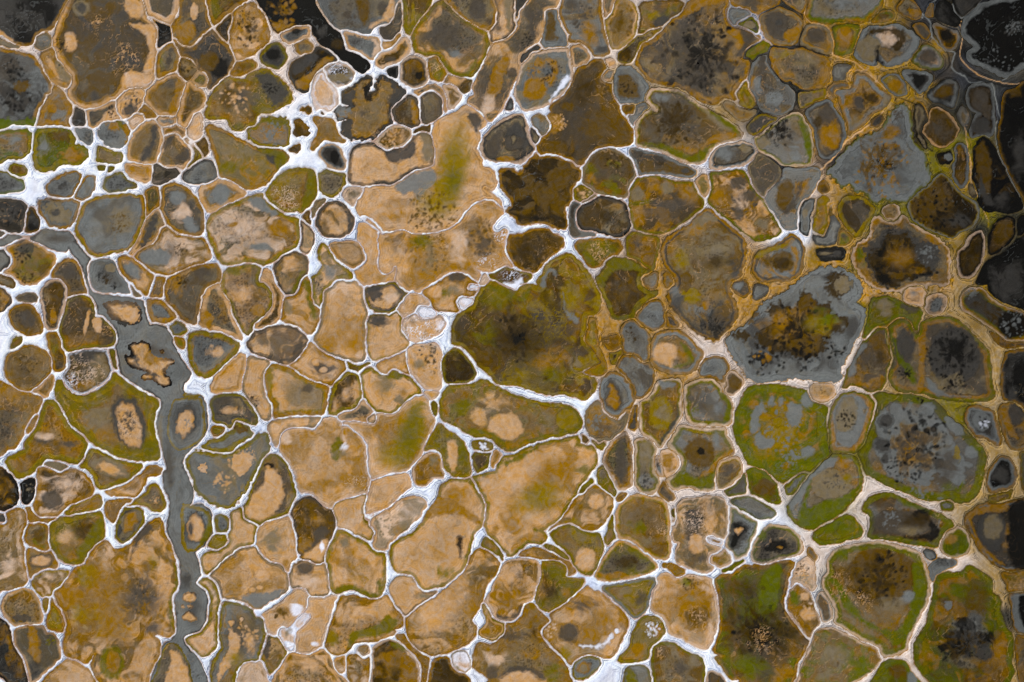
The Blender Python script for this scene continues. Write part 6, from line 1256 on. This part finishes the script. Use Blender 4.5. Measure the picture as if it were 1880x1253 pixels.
                    if s>=4.6 and k in 'kdsbnotg':
                        hit=(dd<.3)&(t[ls]>3)
                        if hit.sum()>=12: parts.append((c['id'],'SPOT:'+k)); pl[ls]=np.where(hit,len(parts)-1,pl[ls])
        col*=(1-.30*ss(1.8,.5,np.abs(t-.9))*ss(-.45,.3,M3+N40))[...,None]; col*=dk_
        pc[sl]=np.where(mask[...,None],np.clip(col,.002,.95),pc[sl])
        own=mask if not inl else (d<0)
        PART[sl]=np.where(own,pl,PART[sl]); HZ[sl]=np.where(own,HZ_l+(ss(0,3,t)*.10 if inl else 0),HZ[sl])
        if inl: OW[sl]=np.where(d<0,c['id'],OW[sl])
        c['area']=int((own&(G[sl]<0)).sum())*S*S
    def sharp(a,k):
        b=a.copy(); b[1:-1,1:-1]=(a[:-2,1:-1]+a[2:,1:-1]+a[1:-1,:-2]+a[1:-1,2:]+.7*(a[:-2,:-2]+a[2:,2:]+a[2:,:-2]+a[:-2,2:]))/6.8
        return np.clip(a+k*(a-b),.35*a,2*a+.02)
    lu=pc@np.array([.2126,.7152,.0722],F); pc=np.clip(lu[...,None]+(pc-lu[...,None])*1.02,.003,.95)
    pc=sharp(pc,.6); gc=sharp(gc,.5)
    for sl,w,dd,kc in paint:
        m=ss(w+.9,w-.5,dd)*.85; C=PAL_[kc]*(1+.15*mar2[sl][...,None])*(1.15 if kc in 'gt' else 1)
        gc[sl]=mix(gc[sl],C,m)
    return dict(cells=cells,G=G,OW=OW,PART=PART,parts=parts,pc=pc,gc=np.clip(gc,.004,.92),HZ=HZ)
# ------------------------------------------------------------------ fields, then meshes
R = build(TRACE, CRUST)
G, OW, PART, HZ = R['G'], R['OW'], R['PART'], R['HZ']
WX = ((X-940)*PX).ravel(); WY = ((626.5-Y)*PX).ravel()
rough = fbm(X, Y, 9, 201, 3)
def attr_material(name, rough_v, spec, grain, bump, bscale, tint_scale, cfac=.10):
    m = bpy.data.materials.new(name); m.use_nodes = True; n = m.node_tree.nodes; l = m.node_tree.links; b = n['Principled BSDF']
    at = n.new('ShaderNodeAttribute'); at.attribute_name = 'pigment'
    tc = n.new('ShaderNodeTexCoord'); nz = n.new('ShaderNodeTexNoise'); nz.inputs['Scale'].default_value = grain; nz.inputs['Detail'].default_value = 5; nz.inputs['Roughness'].default_value = .65
    ge = n.new('ShaderNodeNewGeometry'); l.new(ge.outputs['Position'], nz.inputs['Vector'])
    # fine woven grain and small changes of tone that are too small for the mesh
    mp = n.new('ShaderNodeMapRange'); mp.inputs['From Min'].default_value = .28; mp.inputs['From Max'].default_value = .72
    mp.inputs['To Min'].default_value = 1-cfac*1.6; mp.inputs['To Max'].default_value = 1+cfac*1.6; l.new(nz.outputs['Fac'], mp.inputs['Value'])
    vm = n.new('ShaderNodeVectorMath'); vm.operation = 'SCALE'; l.new(at.outputs['Color'], vm.inputs[0]); l.new(mp.outputs[0], vm.inputs['Scale'])
    n2 = n.new('ShaderNodeTexNoise'); n2.inputs['Scale'].default_value = tint_scale; n2.inputs['Detail'].default_value = 6; n2.inputs['Distortion'].default_value = 1.2; l.new(ge.outputs['Position'], n2.inputs['Vector'])
    hs = n.new('ShaderNodeHueSaturation'); l.new(vm.outputs[0], hs.inputs['Color'])
    m2 = n.new('ShaderNodeMapRange'); m2.inputs['From Min'].default_value = .3; m2.inputs['From Max'].default_value = .7; m2.inputs['To Min'].default_value = .78; m2.inputs['To Max'].default_value = 1.2
    l.new(n2.outputs['Fac'], m2.inputs['Value']); l.new(m2.outputs[0], hs.inputs['Saturation'])
    l.new(hs.outputs[0], b.inputs['Base Color'])
    b.inputs['Roughness'].default_value = rough_v; b.inputs['Specular IOR Level'].default_value = spec
    bp = n.new('ShaderNodeBump'); bp.inputs['Strength'].default_value = bump; bp.inputs['Distance'].default_value = .25
    n3 = n.new('ShaderNodeTexNoise'); n3.inputs['Scale'].default_value = bscale; n3.inputs['Detail'].default_value = 8; n3.inputs['Roughness'].default_value = .6; l.new(ge.outputs['Position'], n3.inputs['Vector'])
    l.new(n3.outputs['Fac'], bp.inputs['Height']); l.new(bp.outputs[0], b.inputs['Normal'])
    return m
MUD = attr_material('algal_mud', .6, .06, 2.2, .25, 1.5, .3, .07)
BRINE = attr_material('silty_brine', .38, .14, 2.4, .3, .9, .25, .07)
CRUSTM = attr_material('salt_crust', .75, .10, 2.4, .5, 1.5, .4, .05)
idx = np.arange(NX*NY).reshape(NY, NX)
quads = np.stack([idx[1:, :-1], idx[1:, 1:], idx[:-1, 1:], idx[:-1, :-1]], -1)      # counter-clockwise seen from above
def mesh(name, q, z, col, mat):
    q = q.reshape(-1, 4); u, inv = np.unique(q, return_inverse=True); inv = inv.reshape(-1)
    me = bpy.data.meshes.new(name); nv, nf = len(u), len(q)
    me.vertices.add(nv); me.loops.add(nf*4); me.polygons.add(nf)
    v = np.stack([WX[u], WY[u], z.ravel()[u]], 1).astype(np.float32)
    me.vertices.foreach_set('co', v.ravel()); me.loops.foreach_set('vertex_index', inv.astype(np.int32))
    me.polygons.foreach_set('loop_start', np.arange(0, nf*4, 4, dtype=np.int32)); me.polygons.foreach_set('loop_total', np.full(nf, 4, np.int32))
    me.polygons.foreach_set('use_smooth', np.ones(nf, bool))
    a = me.color_attributes.new('pigment', 'FLOAT_COLOR', 'POINT')
    c = np.ones((nv, 4), np.float32); c[:, :3] = col.reshape(-1, 3)[u]; a.data.foreach_set('color', c.ravel())
    me.update(calc_edges=True); me.materials.append(mat); return me
def link(name, data, parent=None, loc=None):
    o = bpy.data.objects.new(name, data); sc.collection.objects.link(o)
    if parent is not None: o.parent = parent
    return o
def q4(a, f): return f(f(a[1:, :-1], a[1:, 1:]), f(a[:-1, 1:], a[:-1, :-1]))
Gmax, Gmin = q4(G, np.maximum), q4(G, np.minimum)
up_ = np.maximum(G, 0); dn = np.minimum(G, 0)
gz = .55*(1-np.exp(-up_/3.2)) + .10*np.clip(dn, -6, 0) + (.05*rough+.04*fbm(X, Y, 30, 211, 3))*ss(0, 2, G)
g = link('salt_flat', mesh('salt_flat', quads[Gmax > -3.5], gz, R['gc'], CRUSTM)); g['kind'] = 'structure'
pz = HZ*.5 + .01*rough
own = q4(PART, np.maximum)                                                    # parts of one pool are numbered after its bed
part_of = np.array([p[0] for p in R['parts']])
PNAME = dict(t='sand_patch', p='pale_patch', w='salt_patch', o='ochre_patch', b='brown_patch', d='dark_patch', k='black_patch', g='silt_patch', s='dark_patch', v='algae_patch', y='algae_patch', m='mud_patch', n='mud_patch')
order = np.argsort(own.ravel(), kind='stable'); so_ = own.ravel()[order]; QR = quads.reshape(-1, 4)
starts = np.searchsorted(so_, np.arange(len(R['parts'])+1))
centre = {}
for c in R['cells']:
    ps = [i for i in np.nonzero(part_of == c['id'])[0] if starts[i+1] > starts[i]]
    if not ps: continue
    name, label, cat, grp = LAB[c['id']]
    mat = BRINE if c['k'] == 'R' else MUD
    main = [i for i in ps if R['parts'][i][1] == 'BED'] or ps[:1]
    made = []
    for i in ps:
        q = QR[order[starts[i]:starts[i+1]]]; what = R['parts'][i][1]
        if i != main[0] and len(q) < 10: continue
        pn = 'pool_bed' if what == 'BED' else 'shore_rim' if what[:3] == 'RIM' else PNAME[what[-1]] if what[:5] == 'PATCH' else ('dark_spot' if what[-1] in 'kdsbn' else 'pale_spot')
        made.append((pn, mesh(pn, q, pz, R['pc'], mat)))
    if len(made) == 1 or c['k'] == 'R':
        o = None
        if c['k'] == 'R':
            o = link('channel_water', made[0][1]); o['kind'] = 'structure'
            for pn, me in made[1:]: link(pn, me, o)
            continue
        o = link(name, made[0][1])
    else:
        o = link(name, None); o.empty_display_size = 1
        cx, cy = np.mean(c['pts'], 0); L = ((cx-940)*PX, (626.5-cy)*PX, 0)
        o.location = L
        for pn, me in made:
            me.transform(__import__('mathutils').Matrix.Translation((-L[0], -L[1], 0))); link(pn, me, o)
    o['label'] = label; o['category'] = cat
    if grp: o['group'] = grp
# ------------------------------------------------------------------ the salt lake beyond the frame, out to the horizon
def far_ground():
    m = bpy.data.materials.new('far_salt_lake'); m.use_nodes = True; n = m.node_tree.nodes; l = m.node_tree.links; b = n['Principled BSDF']
    ge = n.new('ShaderNodeNewGeometry'); nz = n.new('ShaderNodeTexNoise'); nz.inputs['Scale'].default_value = .06; nz.inputs['Detail'].default_value = 3
    ad = n.new('ShaderNodeMixRGB'); ad.blend_type = 'ADD'; ad.inputs[0].default_value = 1
    sc_ = n.new('ShaderNodeVectorMath'); sc_.operation = 'SCALE'; sc_.inputs['Scale'].default_value = 12
    l.new(ge.outputs['Position'], nz.inputs['Vector']); l.new(nz.outputs['Color'], sc_.inputs[0]); l.new(ge.outputs['Position'], ad.inputs[1]); l.new(sc_.outputs[0], ad.inputs[2])
    v = n.new('ShaderNodeTexVoronoi'); v.feature = 'DISTANCE_TO_EDGE'; v.inputs['Scale'].default_value = .05; l.new(ad.outputs[0], v.inputs['Vector'])
    v2 = n.new('ShaderNodeTexVoronoi'); v2.inputs['Scale'].default_value = .05; l.new(ad.outputs[0], v2.inputs['Vector'])
    r = n.new('ShaderNodeValToRGB'); r.color_ramp.elements[0].position = .05; r.color_ramp.elements[0].color = (.5, .48, .5, 1); r.color_ramp.elements[1].position = .09; r.color_ramp.elements[1].color = (0, 0, 0, 1)
    r2 = n.new('ShaderNodeValToRGB'); e = r2.color_ramp.elements; e[0].color = (.25, .15, .05, 1); e[1].color = (.12, .13, .13, 1)
    for p, c in ((.3, (.38, .22, .08, 1)), (.55, (.09, .08, .012, 1)), (.75, (.1, .06, .02, 1))): x = e.new(p); x.color = c
    sx = n.new('ShaderNodeSeparateColor'); l.new(v2.outputs['Color'], sx.inputs[0]); l.new(sx.outputs[0], r2.inputs[0])
    mx = n.new('ShaderNodeMixRGB'); l.new(v.outputs['Distance'], r.inputs[0])
    lt = n.new('ShaderNodeMath'); lt.operation = 'LESS_THAN'; lt.inputs[1].default_value = .07; l.new(v.outputs['Distance'], lt.inputs[0])
    l.new(lt.outputs[0], mx.inputs[0]); l.new(r2.outputs[0], mx.inputs[1]); mx.inputs[2].default_value = (.5, .48, .5, 1)
    l.new(mx.outputs[0], b.inputs['Base Color']); b.inputs['Roughness'].default_value = .7
    me = bpy.data.meshes.new('ground'); a, bb = 9000, 9000
    x0, x1, y0, y1 = WX.min()+.2, WX.max()-.2, WY.min()+.2, WY.max()-.2
    V = [(-a, -a, -.05), (a, -a, -.05), (a, a, -.05), (-a, a, -.05), (x0, y0, -.05), (x1, y0, -.05), (x1, y1, -.05), (x0, y1, -.05)]
    me.from_pydata(V, [], [(0, 1, 5, 4), (1, 2, 6, 5), (2, 3, 7, 6), (3, 0, 4, 7)]); me.materials.append(m)
    o = link('ground', me); o['kind'] = 'structure'
far_ground()
